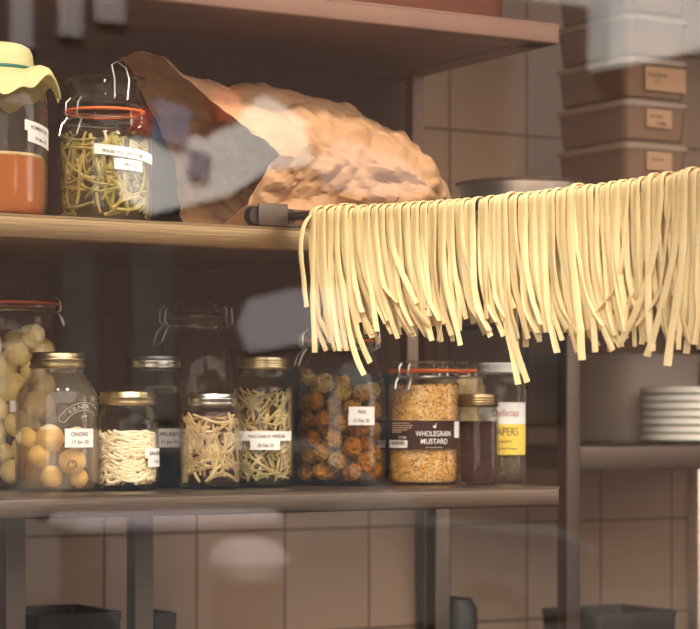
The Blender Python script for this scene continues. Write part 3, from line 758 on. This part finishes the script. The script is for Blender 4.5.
# ------------------------------------------------------------------ paper bag
def bag():
    Yc = 2.80; o = empty('paper_bag', (pt(330, 200, Yc).x, Yc, S_UP), 'crumpled brown paper bag lying open-mouthed on the upper shelf', 'bag')
    X0 = o.location.x
    def top_v(u):
        T = [(130, 60), (150, 53), (175, 60), (200, 76), (235, 88), (270, 92), (320, 97), (360, 108), (400, 132), (430, 155), (450, 174), (456, 182)]
        for (a, b), (c, d) in zip(T, T[1:]):
            if a <= u <= c: return b+(d-b)*(u-a)/(c-a)
        return T[0][1] if u < T[0][0] else T[-1][1]
    n, mm = 150, 130; vs = []; fs = []
    for i in range(n+1):
        s = i/n
        for k in range(mm):
            a = 2*pi*k/mm               # 0 = towards camera (-Y), pi/2 = top, pi = far, 3pi/2 = bottom
            sa, ca = sin(a), cos(a)
            # left rim column for this angle: top reaches furthest left
            up = max(0, sa); dn = max(0, -sa); near = max(0, ca); far = max(0, -ca)
            ul_ = 236+(140-236)*up**1.5+(226-236)*dn+ (26*near*(1-abs(sa))) 
            ur = 455
            e = s**1.0; u = ul_+(ur-ul_)*e
            hw = (.125 if u > 235 else .125-.05*(235-u)/95)*(1-.5*max(0, (u-400)/55)**2)
            zt_ = ZC+(HOR-top_v(u))*scale_at(u, Yc)-S_UP
            zbm = .001
            if u > 425: zbm = .001+ .03*((u-425)/30)**2
            if u < 226: zbm = (226-u)/90*.17
            mid = (zt_+zbm)/2; hh = (zt_-zbm)/2
            sq = 3.0; kk = 1/(abs(ca)**sq+abs(sa)**sq)**(1/sq)
            y = -hw*ca*kk*(1-.25*max(0, sa)-.38*max(0, -sa)**1.2); z = mid+hh*sa*min(kk, 1.06)
            x = pt(u, 0, Yc-.07).x-X0
            p = Vector((x, y, z))
            # crumple
            wq = Vector((p.x*.8+p.z*.5, p.y, p.z-p.x*.35))
            q = wq*7+Vector((5, 2, 1)); cr = 0
            def vr(v):
                d_ = noise.voronoi(v)[0]; return d_[1]-d_[0]
            cr += .016*(1-2*abs(noise.noise(wq*4+Vector((3, 3, 3)))))+.025*vr(wq*11)+.013*vr(wq*27)+.003*vr(wq*60)
            cr -= .024
            fade = 1 if sa > -.6 else .15
            nrm = Vector((0, -ca, sa*.8)); p += nrm*cr*fade*min(1, .4+(455-u)/40)
            if s > .999: p = Vector((x, y*.75, z))
            p.z = max(.0008, p.z)
            vs.append(p)
    for i in range(n):
        for k in range(mm): fs.append((i*mm+k, i*mm+(k+1) % mm, (i+1)*mm+(k+1) % mm, (i+1)*mm+k))
    c = len(vs); last = vs[n*mm:]; cen = Vector((0, 0, 0))
    for p in last: cen += p
    vs.append(cen/mm+Vector((.006, 0, 0)))
    for k in range(mm): fs.append((n*mm+k, n*mm+(k+1) % mm, c))
    b = MB().add(vs, fs).build('bag_body', M['kraft'], o, ang=24)
    sm = b.modifiers.new('thickness', 'SOLIDIFY'); sm.thickness = .0006
bag()

# ------------------------------------------------------------------ pasta rod, holder and strands
Z_ROD = ZC+.2725; P0 = Vector((1.496, 2.6, Z_ROD)); D = Vector((1.637-1.496, 1.937-2.6, 0)).normalized()
SIDE = Vector((D.y, -D.x, 0)).normalized()
if SIDE.x > 0: SIDE = -SIDE
RODR = .006
def sag(s_): return -.0095*sin(pi*min(1, max(0, s_)/.74)) if s_ < .74 else (s_-.74)*.045
rod = MB().tube([D*q_+Vector((0, 0, sag(q_))) for q_ in [-.045+.025*k for k in range(40)]], RODR, 20).build('drying_rod', M['steel_dark'], loc=P0)
tag(rod, 'dark metal rod sticking out from the shelf with fresh pasta hung over it', 'rod')
hold = empty('rod_holder', (P0.x, 2.61, S_UP), 'grey steel clamp plate at the shelf edge holding the pasta rod', 'bracket')
pa, pb = pt(254, 216, 2.604), pt(286, 216, 2.604)
MB().box(pa.x+.004-P0.x, pb.x-P0.x, -.012, -.008, .0005, .0305, .0015).build('clamp_plate', M['steel_dark'], hold)
MB().box(pa.x+.006-P0.x, .02, -.008, .05, .0005, .004, .001).build('foot_plate', M['steel_dark'], hold)
MB().cyl((pa.x+.006-P0.x, .002, .0145), (0, 1, .0), .0125, .016, 20).build('knob', M['black'], hold)
MB().cyl((P0.x-.0-D.x*.02-P0.x, -D.y*.02-.01, Z_ROD-S_UP), D, .0100, .02, 20).build('collar', M['black'], hold)

def cat(T, x):
    for (a, b), (c, d) in zip(T, T[1:]):
        if a <= x <= c: return b+(d-b)*(x-a)/(c-a)
    return T[0][1] if x < T[0][0] else T[-1][1]
END = [(295, 336), (312, 350), (330, 350), (345, 352), (352, 346), (370, 336), (400, 336), (440, 340), (455, 348), (480, 340), (520, 342), (550, 352), (600, 350), (625, 346), (650, 344), (690, 350), (720, 352)]
DRIFT = [(295, .010), (320, .022), (345, .042), (365, .040), (400, .034), (440, .030), (480, .022), (520, .026), (560, .036), (600, .030), (650, .022), (700, .012)]
def strand(s, L1, L2, drift, off, side_sway, twist, width, seed, drift2=0., tip=0., loose=0.):
    """a ribbon of dough from the near end, over the rod, to the far end"""
    rg = random.Random(seed); R_ = RODR+.0012+off
    path = []                                  # (side, z, along, width rotation)
    n1 = 22
    ph1, ph2 = rg.uniform(0, 6), rg.uniform(0, 6); wv = rg.uniform(.0010, .0044)
    for k in range(n1):
        q = 1-k/n1                             # 1 at the bottom
        al = drift*1.25*q**2.3+wv*sin(q*7+ph1)*q+tip*max(0, q-.82)/.18
        path.append((R_+side_sway*q**1.5+loose*(1-math.exp(-q*9))*(1-.25*q)+.0012*sin(q*9+ph2)*q, -L1*q, al, twist*q**.8))
    for k in range(9):
        a = pi*k/8; path.append((R_*cos(a), R_*sin(a), 0, 0))
    for k in range(1, n1-3):
        q = k/(n1-4)
        path.append((-R_-abs(side_sway)*.7*q**1.5, -L2*q, drift2*q**1.8+wv*sin(q*6+ph2)*q, -twist*.6*q**.8))
    base = P0+D*s+Vector((0, 0, sag(s)))
    P = [SIDE*a+Vector((0, 0, z))+D*al for a, z, al, w in path]
    vs = []; fs = []; th = .0013
    m = 8
    for i, p in enumerate(P):
        t = (P[min(i+1, len(P)-1)]-P[max(i-1, 0)]).normalized()
        w = D-t*D.dot(t); w.normalize(); nn = t.cross(w)
        ang = path[i][3]; w2 = w*cos(ang)+nn*sin(ang); n2 = t.cross(w2)
        hw = width/2*(1+.06*sin(i*.9+seed)); 
        for cx, cy in ((-1, -.5), (-.9, -1), (.9, -1), (1, -.5), (1, .5), (.9, 1), (-.9, 1), (-1, .5)):
            bow = .0005*(1-cx*cx)
            vs.append(p+w2*cx*hw+n2*(cy*th/2+bow))
    for i in range(len(P)-1):
        for k in range(m): fs.append((i*m+k, i*m+(k+1) % m, (i+1)*m+(k+1) % m, (i+1)*m+k))
    fs.append(tuple(reversed(range(m)))); fs.append(tuple((len(P)-1)*m+k for k in range(m)))
    return MB().add(vs, fs).build('pasta_strand', M['pasta'], loc=base, ang=50)
prg = random.Random(21); s = .038; i = 0
GRP = 'fresh pasta strands hung over the rod'
while s < .80:
    p = P0+D*s; u = u_of(p.x, p.y); t = scale_at(u, p.y)
    vend = cat(END, u)-prg.random()**1.7*34+prg.uniform(0, 5)
    clump = noise.noise(Vector((s*17, 0, 3)))
    L1 = (vend-HOR)*t+.2725+sag(s); L1 = max(.10, L1)
    dr = cat(DRIFT, u)*(.55+.75*prg.random())+.016*clump
    L2 = L1*prg.uniform(.80, 1.0)
    if prg.random() < .25: L2 *= .93
    off = (i % 3)*.0016+prg.uniform(0, .0008)
    tip = prg.uniform(-.008, .012) if u < 600 else prg.uniform(-.018, .012)
    if u > 610 and prg.random() < .3: dr = -.01-.02*prg.random()
    o = strand(s, L1, L2, dr, off, prg.uniform(-.002, .014), prg.uniform(-.5, 1.5), prg.uniform(.0056, .0080), i, prg.uniform(-.006, .03), tip)
    tag(o, 'pale yellow ribbon of fresh pasta hanging from the rod among many', 'pasta', GRP)
    s += prg.choice((.0040, .0047, .0054, .0062, .0050)) if prg.random() > .09 else .0098
    i += 1
def special(u, v, drift, lab, off=.006, sway=.012, twist=.5, w=.0072, loose=0., tip=0., L2k=.8):
    lo, hi = 0., .8
    for _ in range(40):
        mid = (lo+hi)/2; p = P0+D*mid
        if u_of(p.x, p.y) < u: lo = mid
        else: hi = mid
    p = P0+D*lo; t = scale_at(u, p.y); L1 = (v-HOR)*t+.2725+sag(lo)
    o = strand(lo, L1, L1*L2k, drift, off, sway, twist, w, int(u), .005, tip, loose); tag(o, lab, 'pasta', GRP)
special(317, 308, .004, 'lone loose pasta ribbon at the left end of the rod, looping out from the others', .003, .002, .3, .0070, .020, .006)
special(321, 353, .006, 'long straight pasta ribbon, the second hanging from the left end of the rod', .005, .008, .6)
special(331, 350, .034, 'long pasta ribbon that sweeps down towards the jars near the left end of the rod', .006, .010, .6)
special(345, 376, .054, 'pasta ribbon reaching lowest over the largest clip-top jar', .0068, .012, .7)
special(352, 364, .046, 'pasta ribbon crossing just above the lowest one over the largest clip-top jar', .0055, .010, .4)
special(505, 385, .034, 'pasta ribbon hanging lowest of all above the capers jar', .004, .008, .8, .0075, tip=-.004)
special(512, 383, .030, 'second very long pasta ribbon above the capers jar, beside the lowest one', .0055, .007, .5, .0075, tip=.003)
special(578, 361, .034, 'pasta ribbon with a broad cut end hanging in the middle of the right half', .0066, .012, .6, .0088, tip=-.012)
special(692, 366, -.010, 'long pasta ribbon with a square cut end, last before the right edge', .0066, .012, .6, .0088)
special(686, 356, -.030, 'pasta ribbon kicking sideways near the right edge, crossing the one beside it', .0052, .012, .6, .0078)
special(668, 342, -.040, 'pasta ribbon bent back to the left low on the right side', .0058, .010, .6, .0078)
special(655, 352, .012, 'curved pasta ribbon hanging over the plates', .0062, .010, .6, .0078)

# ------------------------------------------------------------------ things on the other shelves
# red-brown tub on the top shelf
p = pt(452, 0, 2.80); J = Jar('storage_tub', 440, 2.79, S_TOP, 'red-brown oblong tub on the top shelf above the bag', 'tub')
hx = .17
m = MB(); 
def rrect(hx, hy, r, z, n=6):
    out = []
    for cx, cy, a0 in ((hx-r, hy-r, 0), (-hx+r, hy-r, pi/2), (-hx+r, -hy+r, pi), (hx-r, -hy+r, 3*pi/2)):
        for k in range(n+1):
            a = a0+pi/2*k/n; out.append((cx+r*cos(a), cy+r*sin(a), z))
    return out
def loft(m, rings, cap0=True, cap1=True):
    n = len(rings[0]); vs = [q for r in rings for q in r]; fs = []
    for j_ in range(len(rings)-1):
        for i_ in range(n): fs.append((j_*n+i_, j_*n+(i_+1) % n, (j_+1)*n+(i_+1) % n, (j_+1)*n+i_))
    if cap0: fs.append(tuple(reversed(range(n))))
    if cap1: fs.append(tuple((len(rings)-1)*n+i_ for i_ in range(n)))
    return m.add(vs, fs)
loft(m, [rrect(.196, .106, .05, .0005), rrect(.205, .115, .055, .006), rrect(.212, .122, .06, .15), rrect(.220, .130, .065, .152), rrect(.220, .130, .065, .160), rrect(.207, .117, .055, .160), rrect(.200, .110, .055, .012)], True, True)
tb = m.build('tub_body', M['red_tub'], J.o); J.o.location = (1.905-.22, 2.76, S_TOP)

# steel bowl
b = pt(520, 172, 3.02); bowl = empty('mixing_bowl', (pt(520, 0, 3.16).x, 3.16, WSZ), 'stainless steel mixing bowl behind the pasta, beside the bag', 'bowl')
Rb = 62*scale_at(520, 3.16); H = b.z-WSZ-.002
pr = [(0, .001), (Rb*.45, 0), (Rb*.6, .004), (Rb*.8, H*.3), (Rb*.93, H*.65), (Rb*.985, H*.97), (Rb*1.04, H*.985), (Rb*1.05, H), (Rb*1.02, H*1.01), (Rb*.97, H), (Rb*.91, H*.65), (Rb*.78, H*.32), (Rb*.58, .008), (0, .005)]
MB().lathe(pr, 56).build('bowl_body', M['steel_bowl'], bowl, ang=50)

# stacked boxes
bc = pt(627, 0, 3.3); BW = .160; BD = .235
GL = ['bottom', 'second', 'third', 'fourth', 'fifth', 'sixth', 'topmost']
ordn = ['at the bottom of the stack', 'second from the bottom of the stack', 'third from the bottom, just above the pasta', 'marked with a small tan label, fourth from the bottom', 'carrying the larger tan label, fifth from the bottom', 'unlabelled, second from the top', 'at the top of the stack']
for k in range(7):
    z = WSZ+k*.0800+.0006*0
    bx = empty('food_box', (bc.x+BW/2, 3.3+BD/2, z+.0003), 'cloudy plastic food box with lid, '+ordn[k], 'box', 'plastic boxes stacked on the wall shelf')
    m = MB(); a = BW/2; e_ = BD/2
    loft(m, [rrect(a-.012, e_-.012, .02, .0005), rrect(a-.009, e_-.009, .022, .004), rrect(a-.004, e_-.004, .024, .066), rrect(a-.0065, e_-.0065, .022, .066), rrect(a-.011, e_-.011, .020, .006)], True, True)
    m.build('box_body', M['box'], bx)
    m = MB(); loft(m, [rrect(a-.001, e_-.001, .025, .0645), rrect(a, e_, .026, .0655), rrect(a, e_, .026, .0725), rrect(a-.002, e_-.002, .024, .0745), rrect(a-.010, e_-.010, .02, .0745), rrect(a-.012, e_-.012, .02, .0785), rrect(a-.014, e_-.014, .018, .0792)], True, True)
    m.build('box_lid', M['box_lid'], bx)
    m = MB(); fh = (.05, .055, .052, .05, .056, .045, .05)[k]
    loft(m, [rrect(a-.014, e_-.014, .018, .007), rrect(a-.009, e_-.009, .02, fh-.004), rrect(a-.012, e_-.012, .018, fh)], True, True)
    m.build('box_contents', M['box_food'], bx)
    L = {4: [('Duck Bones', -.006, .045), ('1/2', -.006, .034)], 3: [('Pork Belly', -.008, .046), ('15 Mar', .004, .034)], 2: [('Duck Legs', -.006, .046)]}.get(k)
    if L:
        w0, w1 = (-.035, .062) if k == 4 else (-.032, .028)
        yl = -e_+.0025
        t_ = MB().box(w0, w1, yl-.0012, yl-.0005, .015 if k == 4 else .026, .060).build('tape_label', M['box_label'], bx, smooth=False)
        for tx, x_, z_ in L:
            vs, fs, w, h = text_mesh(tx, .02); s_ = .0075/h
            MB().add([(x_+x*s_*.9, yl-.0016, z_+y*s_) for x, y in vs], fs).build('lettering', M['ink'], t_, smooth=False)

# milky tub and plates on the frame shelf
tbp = pt(634, 0, 3.575); tub = empty('milky_tub', (tbp.x, 3.575, UZ), 'milky white lidded plastic tub behind the stack of plates', 'tub')
a = .112
m = MB(); loft(m, [rrect(a-.014, a-.014, .05, .0005), rrect(a-.008, a-.008, .055, .006), rrect(a, a, .06, .17), rrect(a-.003, a-.003, .058, .17), rrect(a-.012, a-.012, .05, .008)], True, True); m.build('tub_body', M['tub'], tub)
m = MB(); loft(m, [rrect(a-.016, a-.016, .05, .009), rrect(a-.007, a-.007, .055, .112), rrect(a-.016, a-.016, .05, .122), rrect(.02, .02, .019, .132)], True, True); m.build('tub_contents', M['tub_food'], tub)
m = MB(); loft(m, [rrect(a+.002, a+.002, .062, .165), rrect(a+.004, a+.004, .064, .167), rrect(a+.004, a+.004, .064, .176), rrect(a, a, .06, .179)], False, True); m.build('tub_lid', M['tub'], tub)
pp = pt(706, 0, 3.315)
PN = ['bottom plate', 'second plate up', 'third plate up', 'fourth plate up', 'fifth plate up', 'sixth plate up', 'top plate']
plate0 = None
for k in range(7):
    Rp = .125
    if plate0 is None:
        pr = [(0, .003), (Rp*.55, .003), (Rp*.57, 0), (Rp*.62, 0), (Rp*.66, .004), (Rp*.93, .007), (Rp*.985, .0075), (Rp, .009), (Rp, .0185), (Rp*.985, .020), (Rp*.9, .0185), (Rp*.66, .0125), (Rp*.6, .0078), (0, .009)]
        o = MB().lathe(pr, 64).build('dinner_plate', M['china'], ang=40)
        rim = MB().tube(ringz(Rp*.999, .0088, 64), .0007, 6, True).build('green_shade_line', M['china_shade'], o)  # greenish shade between the stacked plates, painted as a thin ring
        plate0 = o
    else:
        o = plate0.copy(); COL.objects.link(o); c = plate0.children[0].copy(); COL.objects.link(c); c.parent = o
    o.location = (pp.x+(.002 if k % 2 else 0), 3.315+(.002 if k % 3 else 0), UZ+.0005+k*.0148)
    tag(o, 'white china plate, %s in the stack beside the milky tub' % PN[k], 'plate', 'stacked plates')

# black containers on the worktop, low in the photo
def crate(u0, u1, vtop, Y, lab, hy=.09):
    a_, b_ = pt(u0, vtop, Y), pt(u1, vtop, Y); cx = (a_.x+b_.x)/2; h = a_.z-WORK
    o = empty('black_container', (cx, Y+hy, WORK), lab, 'container')
    m = MB(); hx_ = (b_.x-a_.x)/2
    loft(m, [rrect(hx_*.92, hy*.92, .012, .0005), rrect(hx_*.98, hy*.98, .015, h-.012), rrect(hx_, hy, .016, h-.012), rrect(hx_, hy, .016, h), rrect(hx_-.006, hy-.006, .012, h), rrect(hx_-.012, hy-.012, .012, .01)], True, True)
    m.build('container_body', M['black'], o)
crate(38, 125, 616, 3.15, 'black container under the lower shelf below the embossed jar')
crate(153, 180, 614, 3.2, 'narrow black container under the shelf near the post', .05)
crate(596, 680, 615, 3.3, 'black container under the stand that carries the plates')
J = Jar('black_bucket', 455, 3.15, WORK, 'dark rounded bucket beside the rack post below the lower shelf', 'bucket')
MB().lathe([(0, .001), (.02, 0), (.03, .01), (.037, .13), (.038, J.z(596)-.02), (.028, J.z(596)-.004), (0, J.z(596))], 32).build('bucket_body', M['black'], J.o)

# ------------------------------------------------------------------ the street outside (seen mirrored in the pane)
struct(MB().box(-30, 40, -40, YF-.2, -.15, -.1), 'road', M['asphalt'])
struct(MB().box(-30, 40, -1.2, YF-.2, -.1, -.02), 'pavement', M['paving'])
struct(MB().box(-30, 40, -12.5, -10.4, -.1, -.02), 'pavement_opposite', M['paving'])
shopw = MB(); shopw.box(-14, XL-.2, YF-.2, YF+2.6, -.1, 4.2); shopw.box(XR+.2, 20, YF-.2, YF+2.6, -.1, 4.2); shopw.box(XL-.2, XR+.2, YF-.2, YF+2.6, ZT+.25, 4.2)
struct(shopw, 'wall_exterior', M['brick'])
YFAC = -12.5
bd = empty('brick_building', (8, YFAC, -.1), 'brick building across the street mirrored in the window glass', 'building')
def bl(mb): mb.v = [(x-8, y-YFAC, z+.1) for x, y, z in mb.v]; return mb
bl(MB().box(-6, 22, YFAC-6, YFAC, -.1, 5.0)).build('wall', M['brick'], bd, smooth=False)
def vv(u, v):      # point on the mirrored facade plane
    Yv = 2*(YF-.055)-YFAC; p = pt(u, v, Yv); return p.x, p.z
def panel(u0, u1, v0, v1, mat, name, th=.08):
    x0, z1 = vv(u0, v0); x1, z0 = vv(u1, v1)
    return bl(MB().box(x0, x1, YFAC, YFAC+th, z0, z1, .02)).build(name, M[mat], bd)
for u0, u1, v0, v1 in ((8, 30, -120, 52), (56, 80, -120, 40), (92, 122, -120, 26)): panel(u0, u1, v0, v1, 'mirrored_grey', 'window_frame')
def poly(pts, mat, name, th=.06):
    P = [vv(u, v) for u, v in pts]; n = len(P)
    vs = [(x, YFAC, z) for x, z in P]+[(x, YFAC+th, z) for x, z in P]
    fs = [tuple(range(n)), tuple(reversed(range(n, 2*n)))]+[(k, k+n, (k+1) % n+n, (k+1) % n) for k in range(n)]
    o_ = bl(MB().add(vs, fs)).build(name, M[mat], bd, smooth=False); return o_
poly([(246, 300), (290, 290), (348, 284), (340, 330), (352, 348), (300, 344), (244, 352), (236, 330)], 'mirrored_grey', 'mirrored_patch')  # added irregular shapes whose mirror images form pale patches in the pane
poly([(60, 250), (92, 255), (96, 420), (58, 420)], 'paving', 'shutter'); poly([(130, 250), (165, 245), (172, 420), (128, 420)], 'paving', 'shutter')
poly([(112, 150), (150, 128), (205, 140), (262, 96), (300, 120), (310, 165), (262, 172), (225, 196), (150, 214), (120, 200)], 'mirrored_white', 'mirrored_patch')
poly([(310, 165), (340, 140), (400, 160), (430, 190), (380, 200), (320, 188)], 'mirrored_grey', 'mirrored_patch')
poly([(150, 100), (185, 112), (178, 150), (150, 140)], 'mirrored_blue', 'mirrored_blotch', .12); poly([(205, 92), (236, 90), (232, 118), (214, 124)], 'mirrored_red', 'mirrored_blotch', .12); poly([(186, 150), (204, 156), (200, 182), (184, 178)], 'mirrored_blue', 'mirrored_blotch', .12); poly([(130, 110), (146, 112), (144, 136), (128, 132)], 'mirrored_red', 'mirrored_blotch', .12)  # added coloured shapes for the blotches mirrored in the pane
poly([(588, -160), (588, 72), (640, 63), (720, 44), (900, 10), (900, -160)], 'mirrored_white', 'mirrored_panel', .3)  # added pale panel, outlined to give the bright mirrored patch
panel(440, 560, 180, 420, 'win_glass', 'shop_window'); panel(280, 400, 370, 470, 'win_glass', 'shop_window')
def car(x, y, name, lab, rz=0.):
    c = empty(name, (x, y, -.1), lab, 'car'); c.rotation_euler = (0, 0, rz)
    side = [(-2.05, .35), (-2.1, .55), (-2.05, .80), (-1.85, .92), (-1.0, 1.0), (-.35, 1.42), (.2, 1.50), (1.1, 1.46), (1.75, 1.05), (2.0, .95), (2.08, .6), (2.02, .32)]
    wid = [(.78), (.85), (.86), (.84), (.82), (.62), (.60), (.60), (.74), (.78), (.84), (.8)]
    vs = []; n = len(side)
    for sg in (-1, 1):
        for (a, b), w in zip(side, wid): vs.append((a, sg*w, b))
    fs = [tuple(range(n)), tuple(reversed(range(n, 2*n)))]+[(i_, i_+n, (i_+1) % n+n, (i_+1) % n) for i_ in range(n)]
    b_ = MB().add(vs, fs).build('car_body', M['car_white'], c, smooth=False)
    bv = b_.modifiers.new('edge', 'BEVEL'); bv.width = .06; bv.segments = 3
    for sg in (-1, 1):
        g_ = MB().add([(-.85, sg*.79, 1.02), (1.45, sg*.76, 1.05), (1.0, sg*.655, 1.38), (-.25, sg*.665, 1.38), (-.85, sg*.80, 1.01), (1.45, sg*.78, 1.04), (1.0, sg*.675, 1.38), (-.25, sg*.685, 1.38)], [(0, 1, 2, 3), (7, 6, 5, 4), (0, 4, 5, 1), (1, 5, 6, 2), (2, 6, 7, 3), (3, 7, 4, 0)])
        g_.build('side_window', M['car_glass'], c, smooth=False)
        for xx in (-1.3, 1.3):
            w_ = MB().cyl((xx, sg*.78, .31), (0, 1, 0), .31, .2, 24).build('wheel', M['tyre'], c)
            MB().cyl((xx, sg*.885, .31), (0, 1, 0), .19, .02, 20).build('hub_cap', M['hub'], w_)
        MB().box(-2.09, -1.95, sg*.7-.12, sg*.7+.12, .68, .8, .02).build('head_lamp', M['hub'], c)
        MB().box(1.95, 2.09, sg*.7-.12, sg*.7+.12, .75, .9, .02).build('tail_lamp', M['red_lamp'], c)
ymir = lambda Yv: 2*(YF-.055)-Yv
car(6.1, -8.6, 'parked_car', 'grey hatchback parked across the street', pi+.02)
q = pt(241, 540, 8.6); q2 = pt(300, 590, 8.6)
cab = MB().box(q.x, q2.x, ymir(8.6)-.4, ymir(8.6), q2.z, q.z, .12).build('reflection_block', M['mirrored_grey'])  # added block, placed so its reflection makes a pale patch
tag(cab, 'added pale reflecting block on a dark pedestal at the kerb outside', 'block')
MB().box(q.x+.05, q2.x-.05, ymir(8.6)-.35, ymir(8.6)-.05, -.1, q2.z+.01).build('added_pedestal', M['dark_door'], cab, smooth=False)
q = pt(118, 519, 8.9); q2 = pt(330, 535, 8.9)
bn = empty('slab', ((q.x+q2.x)/2, ymir(8.9)-.6, -.1), 'added pale reflecting slab standing behind the added block', 'slab')
hw_ = (q2.x-q.x)/2
MB().box(-hw_, hw_, -.2, .2, q2.z+.1, q.z+.1, .05).build('slab_top', M['mirrored_grey'], bn)  # added slab that supplies a pale streak mirrored in the pane
for sx in (-1, 1): MB().box(sx*hw_*.8-.04, sx*hw_*.8+.04, -.18, .18, 0, q2.z+.1).build('leg', M['dark_door'], bn, smooth=False)
# ------------------------------------------------------------------ light
w = bpy.data.worlds.new('sky'); SC.world = w; w.use_nodes = True
nt = w.node_tree; bg = nt.nodes['Background']
tc = nt.nodes.new('ShaderNodeTexCoord'); sp = nt.nodes.new('ShaderNodeSeparateXYZ'); rp = nt.nodes.new('ShaderNodeValToRGB')
nt.links.new(tc.outputs['Generated'], sp.inputs[0]); nt.links.new(sp.outputs[2], rp.inputs[0]); nt.links.new(rp.outputs[0], bg.inputs[0])
rp.color_ramp.elements[0].color = (1, .89, .76, 1); rp.color_ramp.elements[1].color = (.93, .88, .84, 1)
bg.inputs[1].default_value = 3.6
sd_ = bpy.data.lights.new('sun', 'SUN'); sd_.energy = 18; sd_.angle = .02; sd_.color = (1, .93, .82)
so = bpy.data.objects.new('sun', sd_); COL.objects.link(so)
so.rotation_euler = (Vector((.55, -1, -.8))).to_track_quat('-Z', 'Y').to_euler()
# added unseen warm spots that brighten the pasta, jars, boxes and plates
def lamp(x, y, z, tgt, e, size, col=(1, .72, .45), ang=70):
    l = bpy.data.lights.new('added_spot', 'SPOT'); l.energy = e; l.shadow_soft_size = size; l.spot_size = radians(ang); l.spot_blend = .6; l.color = col
    o_ = bpy.data.objects.new('added_spot', l); COL.objects.link(o_); o_.location = (x, y, z)
    o_.rotation_euler = (Vector(tgt)-Vector((x, y, z))).to_track_quat('-Z', 'Y').to_euler()
lamp(.85, 1.72, 2.8, (1.45, 2.65, 1.58), 64, .07, (1, .87, .68), 52)
lamp(1.55, 1.75, 2.8, (1.72, 2.5, 1.62), 64, .07, (1, .87, .68), 52)
lamp(2.25, 1.72, 2.8, (2.72, 3.25, 1.5), 115, .30, (1, .78, .56), 50)
